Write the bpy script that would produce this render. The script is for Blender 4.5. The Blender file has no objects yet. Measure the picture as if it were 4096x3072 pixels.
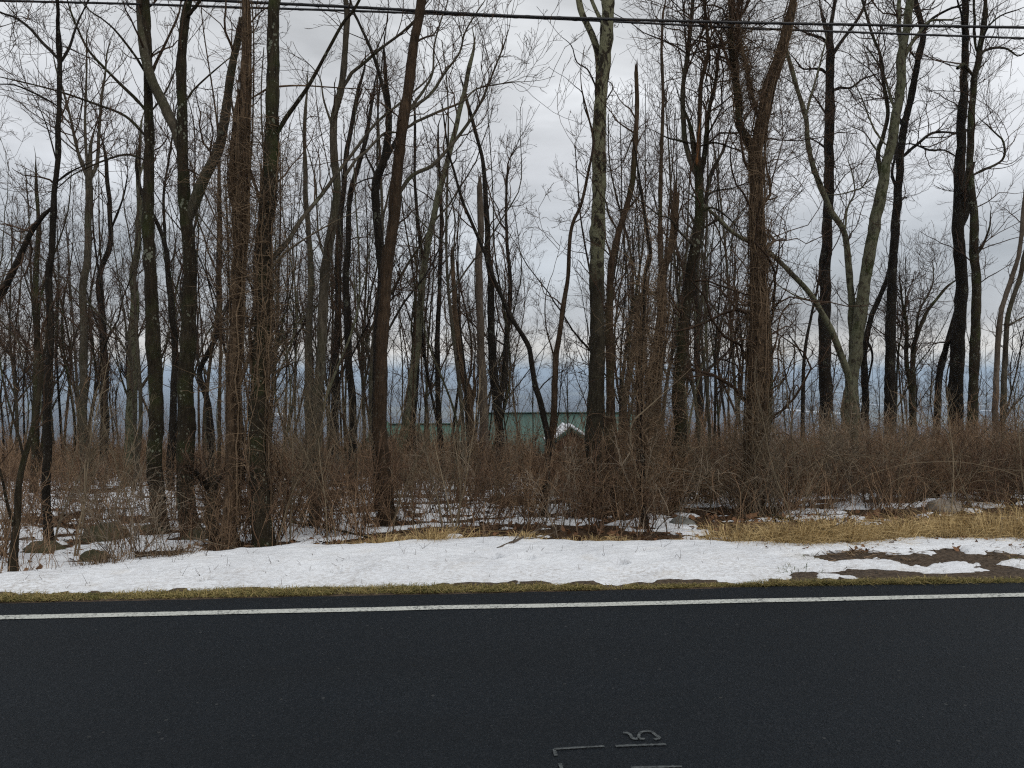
import bpy, math, random
import numpy as np
from mathutils import Vector

SC = bpy.context.scene
COL = SC.collection
R = np.random.default_rng(7)
random.seed(7)

# ------------------------------------------------------------------ camera
FPX, CX, CY, HORIZON = 3153.0, 2048.0, 1536.0, 1481.0     # focal length and centre in photo pixels (4096 wide)
YAW, PITCH, EYE = math.radians(4.2), math.atan2(CY - HORIZON, FPX), 1.6
cam_d = bpy.data.cameras.new('camera')
cam = bpy.data.objects.new('camera', cam_d)
COL.objects.link(cam)
cam_d.sensor_width = 36.0
cam_d.lens = 36.0 * FPX / 4096.0
cam_d.clip_start, cam_d.clip_end = 0.05, 80000.0
cam.location = (0, 0, EYE)
cam.rotation_euler = (math.pi / 2 - PITCH, 0, -YAW)
SC.camera = cam

# ------------------------------------------------------------------ exposure, sky, sun
SC.view_settings.view_transform = 'Standard'
SC.view_settings.look = 'None'
SC.view_settings.gamma = 1.0
SC.view_settings.exposure = 0.1
SUN_EL, SUN_AZ = math.radians(42), math.radians(150)
world = bpy.data.worlds.new('World')
SC.world = world
world.use_nodes = True


class NT:
    """Small helper to write node trees."""
    def __init__(self, tree):
        self.t = tree
        self.t.nodes.clear()

    def n(self, kind, **kw):
        nd = self.t.nodes.new(kind)
        for k, v in kw.items():
            if k == 'inp':
                for kk, vv in v.items():
                    self.set(nd, kk, vv)
            else:
                setattr(nd, k, v)
        return nd

    def set(self, nd, key, v):
        sock = nd.inputs[key]
        if hasattr(v, 'links') or hasattr(v, 'is_linked'):
            self.t.links.new(v, sock)
        elif isinstance(v, bpy.types.Node):
            self.t.links.new(v.outputs[0], sock)
        else:
            if isinstance(v, tuple) and len(v) == 3 and sock.type == 'RGBA':
                v = (*v, 1)
            sock.default_value = v

    def math(self, op, a, b=None, clamp=False):
        nd = self.n('ShaderNodeMath', operation=op, use_clamp=clamp)
        self.set(nd, 0, a)
        if b is not None:
            self.set(nd, 1, b)
        return nd.outputs[0]

    def ramp(self, fac, stops, interp='LINEAR'):
        nd = self.n('ShaderNodeValToRGB')
        nd.color_ramp.interpolation = interp
        el = nd.color_ramp.elements
        while len(el) < len(stops):
            el.new(0.5)
        for e, (p, c) in zip(el, stops):
            e.position = p
            e.color = (c, c, c, 1) if isinstance(c, (int, float)) else (*c, 1)
        self.set(nd, 0, fac)
        return nd.outputs[0]

    def mix(self, fac, a, b, blend='MIX'):
        nd = self.n('ShaderNodeMix', data_type='RGBA', blend_type=blend)
        self.set(nd, 0, fac)
        self.set(nd, 6, a)
        self.set(nd, 7, b)
        return nd.outputs[2]

    def noise(self, vec, scale, detail=4.0, rough=0.55, dist=0.0):
        nd = self.n('ShaderNodeTexNoise', inp={'Scale': scale, 'Detail': detail, 'Roughness': rough, 'Distortion': dist})
        if vec is not None:
            self.set(nd, 'Vector', vec)
        return nd.outputs['Fac']

    def mapping(self, vec, scale=(1, 1, 1), loc=(0, 0, 0)):
        nd = self.n('ShaderNodeMapping', inp={'Scale': scale, 'Location': loc})
        self.set(nd, 'Vector', vec)
        return nd.outputs[0]


def build_world():
    w = NT(world.node_tree)
    sky = w.n('ShaderNodeTexSky', sky_type='NISHITA', sun_disc=False, sun_elevation=SUN_EL, sun_rotation=SUN_AZ,
              altitude=300.0, air_density=1.0, dust_density=2.0)
    co = w.n('ShaderNodeTexCoord').outputs['Generated']
    sep = w.n('ShaderNodeSeparateXYZ')
    w.set(sep, 0, co)
    z = w.math('MAXIMUM', sep.outputs[2], 0.0)
    base = w.ramp(z, [(0.0, (0.46, 0.51, 0.55)), (0.024, (0.66, 0.64, 0.61)), (0.06, (0.45, 0.465, 0.49)),
                      (0.13, (0.45, 0.48, 0.515)), (0.24, (0.605, 0.62, 0.645)), (0.38, (0.695, 0.71, 0.725)), (1.0, (0.70, 0.715, 0.73))])
    n1 = w.noise(w.mapping(co, (1.0, 1.0, 2.2), (3.1, 1.7, 0.4)), 2.6, 5.0, 0.5, 0.6)
    n2 = w.noise(w.mapping(co, (1.0, 1.0, 3.5), (0.3, 5.2, 1.1)), 7.0, 5.0, 0.55)
    v1 = w.ramp(n1, [(0.30, 0.70), (0.5, 1.0), (0.68, 1.28)], 'EASE')
    v2 = w.ramp(n2, [(0.3, 0.90), (0.7, 1.10)])
    clouds = w.mix(1.0, w.mix(1.0, base, v1, 'MULTIPLY'), v2, 'MULTIPLY')
    # an overcast dome is brighter overhead than near the horizon
    gain = w.math('MULTIPLY', w.math('ADD', 1.0, w.math('MULTIPLY', w.math('POWER', z, 1.5), 0.25)), 10.0)
    sc = w.n('ShaderNodeVectorMath', operation='SCALE')
    w.set(sc, 0, clouds)
    w.set(sc, 'Scale', gain)
    col = w.mix(0.92, sky.outputs[0], sc.outputs[0])
    bg = w.n('ShaderNodeBackground', inp={'Color': col, 'Strength': 0.1})
    out = w.n('ShaderNodeOutputWorld')
    w.set(out, 'Surface', bg.outputs[0])


build_world()
sun_d = bpy.data.lights.new('sun', 'SUN')
sun_d.energy, sun_d.angle, sun_d.color = 0.75, math.radians(25), (1.0, 0.96, 0.90)
sun = bpy.data.objects.new('sun', sun_d)
COL.objects.link(sun)
_sd = Vector((math.sin(SUN_AZ) * math.cos(SUN_EL), math.cos(SUN_AZ) * math.cos(SUN_EL), math.sin(SUN_EL)))
sun.rotation_euler = _sd.to_track_quat('Z', 'Y').to_euler()
sun.location = _sd * 40
SC.cycles.volume_bounces = 2
SC.cycles.max_bounces = 6
SC.cycles.diffuse_bounces = 3
SC.cycles.glossy_bounces = 2
SC.cycles.filter_width = 1.2
SC.cycles.use_denoising = False

# ------------------------------------------------------------------ general helpers
_f = np.array((math.sin(YAW) * math.cos(PITCH), math.cos(YAW) * math.cos(PITCH), -math.sin(PITCH)))
_r = np.array((math.cos(YAW), -math.sin(YAW), 0.0))
_u = np.cross(_r, _f)
EYEP = np.array((0.0, 0.0, EYE))


def rays(px, py):
    px, py = np.asarray(px, float), np.asarray(py, float)
    return _f + ((px - CX) / FPX)[..., None] * _r + ((CY - py) / FPX)[..., None] * _u


def at_y(px, py, Y):
    """World point seen at a photo pixel, at the distance Y across the road."""
    d = rays(px, py)
    return EYEP + d * (np.asarray(Y, float) / d[..., 1])[..., None]


def at_z(px, py, z):
    d = rays(px, py)
    return EYEP + d * ((np.asarray(z, float) - EYE) / d[..., 2])[..., None]


def pxsize(Y):
    return np.asarray(Y) / FPX


_lat = [np.random.default_rng(100 + i).random((256, 256)) for i in range(8)]


def vnoise(x, y, k=0):
    xi, yi = np.floor(x).astype(int), np.floor(y).astype(int)
    fx, fy = x - xi, y - yi
    fx, fy = fx * fx * (3 - 2 * fx), fy * fy * (3 - 2 * fy)
    L = _lat[k % 8]
    a, b = L[xi & 255, yi & 255], L[(xi + 1) & 255, yi & 255]
    c, d = L[xi & 255, (yi + 1) & 255], L[(xi + 1) & 255, (yi + 1) & 255]
    return (a * (1 - fx) + b * fx) * (1 - fy) + (c * (1 - fx) + d * fx) * fy


def fbm(x, y, octaves=4, k=0):
    s, amp, tot = 0.0, 1.0, 0.0
    for o in range(octaves):
        s = s + amp * vnoise(x * 2 ** o + 17.3 * o, y * 2 ** o + 9.1 * o, k + o)
        tot += amp
        amp *= 0.5
    return s / tot - 0.5


def smooth(t):
    t = np.clip(t, 0, 1)
    return t * t * (3 - 2 * t)


def mesh_from(name, verts, faces_list, mat, smooth_shade=True):
    """faces_list: arrays (n,3) or (n,4)"""
    me = bpy.data.meshes.new(name)
    verts = np.asarray(verts, np.float32)
    me.vertices.add(len(verts))
    me.vertices.foreach_set('co', verts.ravel())
    faces_list = [np.asarray(f, np.int32) for f in faces_list if len(f)]
    idx = np.concatenate([f.ravel() for f in faces_list])
    tot = np.concatenate([np.full(len(f), f.shape[1], np.int32) for f in faces_list])
    start = np.concatenate(([0], np.cumsum(tot)[:-1])).astype(np.int32)
    me.loops.add(len(idx))
    me.loops.foreach_set('vertex_index', idx)
    me.polygons.add(len(tot))
    me.polygons.foreach_set('loop_start', start)
    me.polygons.foreach_set('loop_total', tot)
    if smooth_shade:
        me.polygons.foreach_set('use_smooth', np.ones(len(tot), bool))
    me.update(calc_edges=True)
    if mat:
        me.materials.append(mat)
    return me


def obj(name, me, parent=None, loc=None):
    o = bpy.data.objects.new(name, me)
    COL.objects.link(o)
    if parent:
        o.parent = parent
    if loc is not None:
        o.location = loc
    return o


def empty(name, loc):
    o = bpy.data.objects.new(name, None)
    COL.objects.link(o)
    o.location = tuple(float(v) for v in loc)
    o.empty_display_size = 0.2
    return o


def tag(o, label=None, cat=None, group=None, kind=None):
    if label:
        o['label'] = label
    if cat:
        o['category'] = cat
    if group:
        o['group'] = group
    if kind:
        o['kind'] = kind
    return o


def copy_tree(root):
    r = root.copy()
    COL.objects.link(r)
    for ch in root.children:
        c = ch.copy()
        COL.objects.link(c)
        c.parent = r
    return r


class Geo:
    """Collects tubes, blades and boxes; builds one mesh."""
    def __init__(self):
        self.v, self.q, self.t, self.nv = [], [], [], 0

    def add(self, v, q=None, t=None):
        self.v.append(np.asarray(v, np.float32).reshape(-1, 3))
        if q is not None and len(q):
            self.q.append(np.asarray(q, np.int32) + self.nv)
        if t is not None and len(t):
            self.t.append(np.asarray(t, np.int32) + self.nv)
        self.nv += len(self.v[-1])

    def tubes(self, pts, rad, s=3, rough=0.0, cap=False):
        """pts (N,K,3), rad (N,K)"""
        pts, rad = np.asarray(pts, float), np.asarray(rad, float)
        if pts.ndim == 2:
            pts, rad = pts[None], rad[None]
        N, K, _ = pts.shape
        tan = np.gradient(pts, axis=1)
        tan /= np.linalg.norm(tan, axis=2, keepdims=True) + 1e-9
        mean = tan.mean(axis=1, keepdims=True)
        ref = np.where((np.abs(mean[..., 2:3]) > 0.6), np.array((1.0, 0.13, 0.0)), np.array((0.1, 0.0, 1.0)))
        a = np.cross(tan, np.broadcast_to(ref, tan.shape))
        a /= np.linalg.norm(a, axis=2, keepdims=True) + 1e-9
        b = np.cross(tan, a)
        th = np.arange(s) * 2 * math.pi / s
        rr = rad[..., None] * np.ones(s)
        if rough:
            ang = np.cos(th)[None, None, :] * 2.0
            ln = np.linspace(0, 1, K)[None, :, None] * K * 0.35
            rr = rr * (1 + rough * 2 * (vnoise(ang + ln * 0.2 + 5 * R.random(), np.sin(th)[None, None, :] * 2 + ln + 100 * R.random(), 1) - 0.5)
                       + rough * 0.8 * (R.random(rr.shape) - 0.5))
        V = pts[:, :, None, :] + rr[..., None] * (np.cos(th)[:, None] * a[:, :, None, :] + np.sin(th)[:, None] * b[:, :, None, :])
        n, k, j = np.meshgrid(np.arange(N), np.arange(K - 1), np.arange(s), indexing='ij')
        base = n * K * s
        j2 = (j + 1) % s
        q = np.stack([base + k * s + j, base + k * s + j2, base + (k + 1) * s + j2, base + (k + 1) * s + j], -1).reshape(-1, 4)[:, ::-1]
        t = None
        if cap:
            V = V.reshape(-1, 3)
            ce = np.stack([pts[:, -1], pts[:, 0]], 1).reshape(-1, 3)
            c0 = len(V)
            V = np.concatenate([V, ce])
            tl = []
            for i in range(N):
                o1, o2 = i * K * s + (K - 1) * s, i * K * s
                for m in range(s):
                    tl.append((o1 + m, c0 + 2 * i, o1 + (m + 1) % s))
                    tl.append((o2 + m, o2 + (m + 1) % s, c0 + 2 * i + 1))
            t = np.array(tl)
        self.add(V, q, t)

    def blades(self, base, dirs, length, width, bend):
        """grass blades: base (N,3), dirs (N,3) unit; a bent tapered strip"""
        N = len(base)
        up = np.array((0, 0, 1.0))
        side = np.cross(dirs, R.normal(size=(N, 3)))
        side /= np.linalg.norm(side, axis=1, keepdims=True) + 1e-9
        L, W = np.asarray(length)[:, None], np.asarray(width)[:, None]
        be = np.asarray(bend)[:, None]
        hor = dirs * np.array((1, 1, 0.0)) + 0.3 * R.normal(size=(N, 3)) * np.array((1, 1, 0))
        p0 = base
        p1 = base + dirs * L * 0.55
        p2 = base + dirs * L * 0.85 + hor * be * L * 0.5 - up * be * L * 0.18
        V = np.stack([p0 - side * W / 2, p0 + side * W / 2, p1 + side * W * 0.35, p1 - side * W * 0.35, p2], 1)
        i = np.arange(N)[:, None] * 5
        self.add(V, i + np.array((0, 1, 2, 3)), i + np.array((3, 2, 4)))

    def box(self, lo, hi):
        x0, y0, z0 = lo
        x1, y1, z1 = hi
        v = [(x0, y0, z0), (x1, y0, z0), (x1, y1, z0), (x0, y1, z0), (x0, y0, z1), (x1, y0, z1), (x1, y1, z1), (x0, y1, z1)]
        self.add(v, [(3, 2, 1, 0), (4, 5, 6, 7), (0, 1, 5, 4), (1, 2, 6, 5), (2, 3, 7, 6), (3, 0, 4, 7)])

    def prism(self, poly, vec):
        """polygon (n,3) swept along vec; convex"""
        p = np.asarray(poly, float)
        n = len(p)
        v = np.concatenate([p, p + np.asarray(vec, float)])
        q = [(i, (i + 1) % n, n + (i + 1) % n, n + i) for i in range(n)]
        t = [(0, i + 1, i) for i in range(1, n - 1)] + [(n, n + i, n + i + 1) for i in range(1, n - 1)]
        self.add(v, q, t)

    def mesh(self, name, mat, shade=True, offset=None):
        v = np.concatenate(self.v)
        if offset is not None:
            v = v - np.asarray(offset, np.float32)
        fl = []
        if self.q:
            fl.append(np.concatenate(self.q))
        if self.t:
            fl.append(np.concatenate(self.t))
        return mesh_from(name, v, fl, mat, shade)

    def empty(self):
        return not self.v


# ------------------------------------------------------------------ materials
def new_mat(name):
    m = bpy.data.materials.new(name)
    m.use_nodes = True
    return m, NT(m.node_tree)


def finish(nt, color, rough=0.9, spec=0.2, height=None, bump=0.4, dist=0.01):
    p = nt.n('ShaderNodeBsdfPrincipled', inp={'Base Color': color, 'Roughness': rough, 'Specular IOR Level': spec})
    if height is not None:
        b = nt.n('ShaderNodeBump', inp={'Strength': bump, 'Distance': dist, 'Height': height})
        nt.set(p, 'Normal', b.outputs[0])
    o = nt.n('ShaderNodeOutputMaterial')
    nt.set(o, 'Surface', p.outputs[0])


def bark_mat(name, c1, c2, spots=0.0, spot_col=(0.30, 0.32, 0.24), patches=0.0, patch_col=(0.26, 0.29, 0.19), moss=0.0, patch_scale=9.0, ridge=1.0, wet=None):
    m, t = new_mat(name)
    co = t.n('ShaderNodeTexCoord').outputs['Object']
    n1 = t.noise(t.mapping(co, (30, 30, 5)), 1.6, 6, 0.65, 0.3)
    n2 = t.noise(co, 3.0, 4, 0.6)
    n3 = t.noise(t.mapping(co, (60, 60, 22)), 2.0, 3, 0.6)
    col = t.mix(t.ramp(n1, [(0.35, 0.0), (0.65, 1.0)]), c1, c2)
    col = t.mix(t.ramp(n2, [(0.3, 0.0), (0.7, 0.75)]), col, tuple(0.55 * x for x in c1))
    if moss:
        mm = t.math('MULTIPLY', t.ramp(t.noise(co, 2.3, 4, 0.6), [(0.5, 0.0), (0.68, 1.0)]), moss)
        col = t.mix(mm, col, (0.040, 0.055, 0.016))
    if spots:
        vo = t.n('ShaderNodeTexVoronoi', inp={'Scale': 30.0})
        t.set(vo, 'Vector', t.mapping(co, (1, 1, 0.75)))
        rad = t.math('LESS_THAN', vo.outputs['Distance'], t.math('MULTIPLY', t.ramp(t.noise(co, 5.0, 2), [(0.45, 0.0), (0.75, 1.0)]), 0.55))
        brk = t.ramp(n3, [(0.35, 0.25), (0.6, 1.0)])
        col = t.mix(t.math('MULTIPLY', t.math('MULTIPLY', rad, brk), spots), col, spot_col)
    if patches:
        p0 = t.noise(t.mapping(co, (1, 1, 0.6)), patch_scale, 7, 0.72, 0.6)
        pm = t.math('MULTIPLY', t.ramp(p0, [(0.455, 0.0), (0.50, 1.0)]), patches)
        pm = t.math('MULTIPLY', pm, t.ramp(n3, [(0.25, 0.35), (0.6, 1.0)]))
        pv = t.mix(t.noise(co, 21, 3, 0.6), patch_col, tuple(0.62 * x for x in patch_col))
        if wet:                                         # rain has run down and blackened the foot of the trunk
            sz = t.n('ShaderNodeSeparateXYZ')
            t.set(sz, 0, co)
            wl = t.math('ADD', t.math('MULTIPLY', n2, 0.9), sz.outputs[2])
            mr = t.n('ShaderNodeMapRange', inp={'From Min': wet + 0.25, 'From Max': wet + 0.6, 'To Min': 0.06, 'To Max': 1.0})
            t.set(mr, 'Value', wl)
            pm = t.math('MULTIPLY', pm, mr.outputs[0])
        col = t.mix(pm, col, pv)
    h = t.math('ADD', t.math('MULTIPLY', n1, 1.0), t.math('MULTIPLY', n3, 0.35))
    finish(t, col, 0.92, 0.12, h, 0.8, 0.014 * ridge)
    return m


def plain_mat(name, c1, c2, scale=6.0, rough=0.9, spec=0.15, per_obj=0.0):
    m, t = new_mat(name)
    geo = t.n('ShaderNodeNewGeometry')
    co = t.n('ShaderNodeTexCoord').outputs['Object']
    n = t.noise(co, scale, 3, 0.6)
    isl = geo.outputs['Random Per Island']
    f = t.math('ADD', t.math('MULTIPLY', n, 0.5), t.math('MULTIPLY', isl, 0.5))
    col = t.mix(t.ramp(f, [(0.25, 0.0), (0.75, 1.0)]), c1, c2)
    if per_obj:
        oi = t.n('ShaderNodeObjectInfo').outputs['Random']
        hv = t.n('ShaderNodeHueSaturation', inp={'Color': col, 'Value': t.math('ADD', 1.0 - per_obj, t.math('MULTIPLY', oi, 2 * per_obj))})
        col = hv.outputs[0]
    finish(t, col, rough, spec)
    return m


M = {}
M['dark'] = bark_mat('dark_bark', (0.018, 0.014, 0.009), (0.066, 0.052, 0.034), spots=0.6, moss=0.55)
M['black'] = bark_mat('wet_black_bark', (0.011, 0.009, 0.007), (0.040, 0.032, 0.024), spots=0.3)
M['brown'] = bark_mat('brown_bark', (0.034, 0.022, 0.014), (0.110, 0.072, 0.045), spots=0.2, moss=0.3)
M['red'] = bark_mat('reddish_bark', (0.028, 0.019, 0.012), (0.098, 0.064, 0.040), spots=0.1)
M['grey'] = bark_mat('grey_bark', (0.042, 0.035, 0.025), (0.135, 0.114, 0.084), spots=0.3, moss=0.3)
M['lichen'] = bark_mat('lichen_bark', (0.020, 0.016, 0.011), (0.070, 0.058, 0.041), patches=1.0, patch_col=(0.255, 0.25, 0.155), patch_scale=11.0, wet=2.95)
M['mossy'] = bark_mat('mossy_lichen_bark', (0.034, 0.029, 0.019), (0.100, 0.088, 0.062), patches=0.75, patch_col=(0.18, 0.18, 0.115), patch_scale=11.0, moss=0.6)
M['snag'] = bark_mat('bare_wood', (0.095, 0.073, 0.054), (0.190, 0.152, 0.118), ridge=0.8)
M['strip'] = bark_mat('stripped_wood', (0.028, 0.019, 0.012), (0.215, 0.145, 0.090), ridge=1.2)
M['orange'] = bark_mat('torn_wood', (0.20, 0.085, 0.032), (0.34, 0.16, 0.065))
M['twig'] = plain_mat('twig_bark', (0.030, 0.018, 0.011), (0.112, 0.072, 0.047))
M['shrub_grey'] = plain_mat('grey_shrub_twigs', (0.085, 0.066, 0.048), (0.30, 0.24, 0.175), per_obj=0.35)
M['shrub_red'] = plain_mat('reddish_shrub_twigs', (0.060, 0.036, 0.023), (0.22, 0.138, 0.088), per_obj=0.35)
M['twig_far'] = plain_mat('far_twig_bark', (0.032, 0.020, 0.013), (0.105, 0.068, 0.046))
M['vine'] = plain_mat('vine_bark', (0.040, 0.026, 0.016), (0.270, 0.190, 0.120))
M['shrub'] = plain_mat('shrub_twigs', (0.075, 0.046, 0.027), (0.31, 0.205, 0.125), per_obj=0.4)
M['thicket'] = plain_mat('thicket_twigs', (0.105, 0.064, 0.037), (0.38, 0.250, 0.155))
M['sapling'] = plain_mat('sapling_bark', (0.090, 0.068, 0.044), (0.21, 0.165, 0.11), per_obj=0.3)
M['straw'] = plain_mat('straw_grass', (0.26, 0.175, 0.075), (0.68, 0.51, 0.255))
M['verge'] = plain_mat('verge_grass', (0.10, 0.105, 0.034), (0.40, 0.31, 0.135), 3.0)
M['green'] = plain_mat('green_grass', (0.045, 0.070, 0.014), (0.15, 0.16, 0.045), 3.0)
M['leaf'] = plain_mat('dead_leaves', (0.075, 0.040, 0.022), (0.24, 0.125, 0.066))
M['cable'] = plain_mat('cable_sheath', (0.012, 0.012, 0.014), (0.022, 0.022, 0.025), rough=0.5, spec=0.4)


def ground_mat():
    m, t = new_mat('woodland_floor')
    pos = t.n('ShaderNodeNewGeometry').outputs['Position']
    sep = t.n('ShaderNodeSeparateXYZ')
    t.set(sep, 0, pos)
    litter = t.mix(t.ramp(t.noise(pos, 22, 6, 0.7), [(0.3, 0.0), (0.7, 1.0)]), (0.034, 0.022, 0.014), (0.118, 0.072, 0.042))
    litter = t.mix(t.ramp(t.noise(pos, 3.0, 4, 0.6), [(0.4, 0.0), (0.7, 0.6)]), litter, (0.040, 0.028, 0.018))
    snow = t.ramp(t.noise(t.mapping(pos, (0.35, 0.9, 1)), 1.0, 6, 0.62), [(0.50, 0.0), (0.53, 1.0)])
    near = t.mix(t.math('MULTIPLY', snow, t.ramp(t.math('DIVIDE', sep.outputs[1], 100.0), [(0.20, 0.0), (0.24, 1.0)])), litter, (0.72, 0.75, 0.79))
    # land cover far below: woods, bare fields, a few snowy ones
    wood = t.mix(t.noise(t.mapping(pos, (1, 1, 1)), 0.012, 5, 0.7), (0.016, 0.013, 0.012), (0.050, 0.040, 0.036))
    fieldn = t.noise(t.mapping(pos, (1, 0.45, 1)), 0.0011, 5, 0.6)
    field = t.mix(t.ramp(fieldn, [(0.53, 0.0), (0.58, 1.0)]), wood, (0.125, 0.118, 0.085))
    sn = t.noise(t.mapping(pos, (1, 0.5, 1), (900, 300, 0)), 0.0023, 3, 0.5)
    field = t.mix(t.ramp(sn, [(0.68, 0.0), (0.70, 1.0)]), field, (0.75, 0.78, 0.82))
    far = t.ramp(t.math('DIVIDE', sep.outputs[1], 1000.0), [(0.045, 0.0), (0.075, 1.0)])
    valley = t.ramp(t.math('DIVIDE', sep.outputs[1], 10000.0), [(0.06, 0.0), (0.13, 1.0)])
    col = t.mix(far, near, t.mix(valley, wood, field))
    h = t.noise(pos, 30, 5, 0.7)
    finish(t, col, 0.95, 0.1, h, 0.6, 0.03)
    return m


def snow_mat():
    m, t = new_mat('old_snow')
    pos = t.n('ShaderNodeNewGeometry').outputs['Position']
    sep = t.n('ShaderNodeSeparateXYZ')
    t.set(sep, 0, pos)
    col = t.mix(t.ramp(t.noise(pos, 2.2, 5, 0.6), [(0.35, 0.0), (0.7, 1.0)]), (0.84, 0.86, 0.885), (0.74, 0.76, 0.79))
    # grit thrown up from the road lies on the strip beside it
    edge = t.ramp(sep.outputs[1], [(0.0, 1.0), (1.0, 0.0)])
    mr = t.n('ShaderNodeMapRange', inp={'From Min': 5.8, 'From Max': 6.9, 'To Min': 1.0, 'To Max': 0.15})
    t.set(mr, 'Value', sep.outputs[1])
    grit = t.math('MULTIPLY', t.ramp(t.noise(t.mapping(pos, (1, 1.6, 1)), 26, 6, 0.75), [(0.43, 0.0), (0.64, 1.0)]), mr.outputs[0])
    grit = t.math('MULTIPLY', grit, t.ramp(t.noise(pos, 1.7, 3, 0.5), [(0.3, 0.25), (0.7, 1.0)]))
    col = t.mix(t.math('MULTIPLY', grit, 0.85), col, (0.30, 0.25, 0.20))
    stain = t.ramp(t.noise(t.mapping(pos, (0.9, 1.6, 1), (4, 2, 0)), 2.1, 4, 0.55), [(0.60, 0.0), (0.72, 1.0)])
    col = t.mix(t.math('MULTIPLY', stain, 0.22), col, (0.55, 0.46, 0.33))
    h = t.math('ADD', t.noise(t.mapping(pos, (1, 1.7, 1)), 9, 5, 0.6), t.math('MULTIPLY', t.noise(pos, 75, 3, 0.6), 0.25))
    finish(t, col, 0.75, 0.2, h, 0.8, 0.035)
    return m


def asphalt_mat(line=False):
    m, t = new_mat('edge_line_paint' if line else 'asphalt')
    pos = t.n('ShaderNodeNewGeometry').outputs['Position']
    fine = t.noise(pos, 120, 3, 0.75)
    mid = t.noise(pos, 42, 4, 0.7)
    vo = t.n('ShaderNodeTexVoronoi', inp={'Scale': 95.0})
    t.set(vo, 'Vector', pos)
    agg = t.mix(t.ramp(fine, [(0.33, 0.0), (0.66, 1.0)]), (0.0018, 0.0033, 0.0050), (0.018, 0.026, 0.035))
    agg = t.mix(t.ramp(vo.outputs['Color'], [(0.55, 0.0), (1.0, 0.55)]), agg, (0.042, 0.047, 0.054))
    spk = t.n('ShaderNodeTexVoronoi', inp={'Scale': 9.0})
    t.set(spk, 'Vector', pos)
    speck = t.math('MULTIPLY', t.math('LESS_THAN', spk.outputs['Distance'], 0.075), t.math('GREATER_THAN', t.noise(pos, 4.0, 2), 0.5))
    agg = t.mix(t.math('MULTIPLY', speck, 0.35), agg, (0.16, 0.16, 0.15))
    big = t.noise(t.mapping(pos, (0.25, 1.0, 1)), 1.1, 4, 0.6)
    agg = t.mix(t.ramp(big, [(0.35, 0.0), (0.7, 0.45)]), agg, (0.009, 0.0105, 0.012))
    h = t.math('ADD', t.math('MULTIPLY', fine, 0.6), t.math('ADD', t.math('MULTIPLY', vo.outputs['Distance'], 0.5), mid))
    if line:
        wear = t.ramp(t.math('ADD', t.math('MULTIPLY', t.noise(pos, 55, 5, 0.75), 0.8), t.math('MULTIPLY', t.noise(pos, 3.0, 3), 0.2)), [(0.50, 0.0), (0.61, 1.0)])
        paint = t.mix(t.noise(pos, 18, 4, 0.7), (0.44, 0.45, 0.41), (0.62, 0.63, 0.58))
        finish(t, t.mix(t.math('MULTIPLY', wear, 0.85), paint, agg), 0.75, 0.25, h, 0.5, 0.006)
    else:
        finish(t, agg, 0.70, 0.17, h, 1.0, 0.022)
    return m


def flat_mat(name, c1, c2, scale, rough=0.8, spec=0.2, bump=0.3, stretch=(1, 1, 1)):
    m, t = new_mat(name)
    co = t.n('ShaderNodeTexCoord').outputs['Object']
    n = t.noise(t.mapping(co, stretch), scale, 5, 0.65)
    finish(t, t.mix(t.ramp(n, [(0.3, 0.0), (0.7, 1.0)]), c1, c2), rough, spec, n, bump, 0.02)
    return m


M['ground'] = ground_mat()
M['snow'] = snow_mat()
M['asphalt'] = asphalt_mat()
M['line'] = asphalt_mat(True)
M['chalk'] = flat_mat('faded_marking_paint', (0.022, 0.026, 0.028), (0.125, 0.136, 0.136), 60)
M['dirt'] = flat_mat('verge_dirt', (0.022, 0.016, 0.012), (0.125, 0.092, 0.064), 30, 0.9, 0.15, 0.8)
M['rock_moss'] = flat_mat('mossy_rock', (0.030, 0.030, 0.014), (0.105, 0.090, 0.050), 7)
M['rock_grey'] = flat_mat('grey_rock', (0.095, 0.095, 0.085), (0.22, 0.22, 0.20), 9)
M['rock_pale'] = flat_mat('pale_rock', (0.15, 0.125, 0.10), (0.34, 0.30, 0.25), 8)
M['roof'] = flat_mat('green_metal_roof', (0.060, 0.145, 0.110), (0.085, 0.185, 0.140), 0.8, 0.55, 0.4, 0.05)
M['roof_dark'] = flat_mat('dull_green_roof', (0.048, 0.105, 0.083), (0.066, 0.138, 0.108), 0.8, 0.55, 0.4, 0.05)
M['fascia'] = flat_mat('dark_green_trim', (0.020, 0.050, 0.038), (0.032, 0.066, 0.05), 3, 0.6)
M['tan'] = flat_mat('tan_siding', (0.24, 0.20, 0.155), (0.32, 0.27, 0.21), 4, 0.8, 0.2, 0.1, (1, 1, 8))
M['brownwall'] = flat_mat('brown_siding', (0.095, 0.046, 0.026), (0.145, 0.074, 0.044), 4, 0.8, 0.2, 0.2, (8, 8, 1))
M['glass'] = flat_mat('dark_window_glass', (0.015, 0.018, 0.02), (0.03, 0.034, 0.038), 1, 0.1, 0.5, 0.0)
M['trim'] = flat_mat('pale_trim', (0.45, 0.44, 0.41), (0.55, 0.54, 0.5), 3)

# ------------------------------------------------------------------ the lie of the land
ROAD_FAR = 5.66


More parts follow.
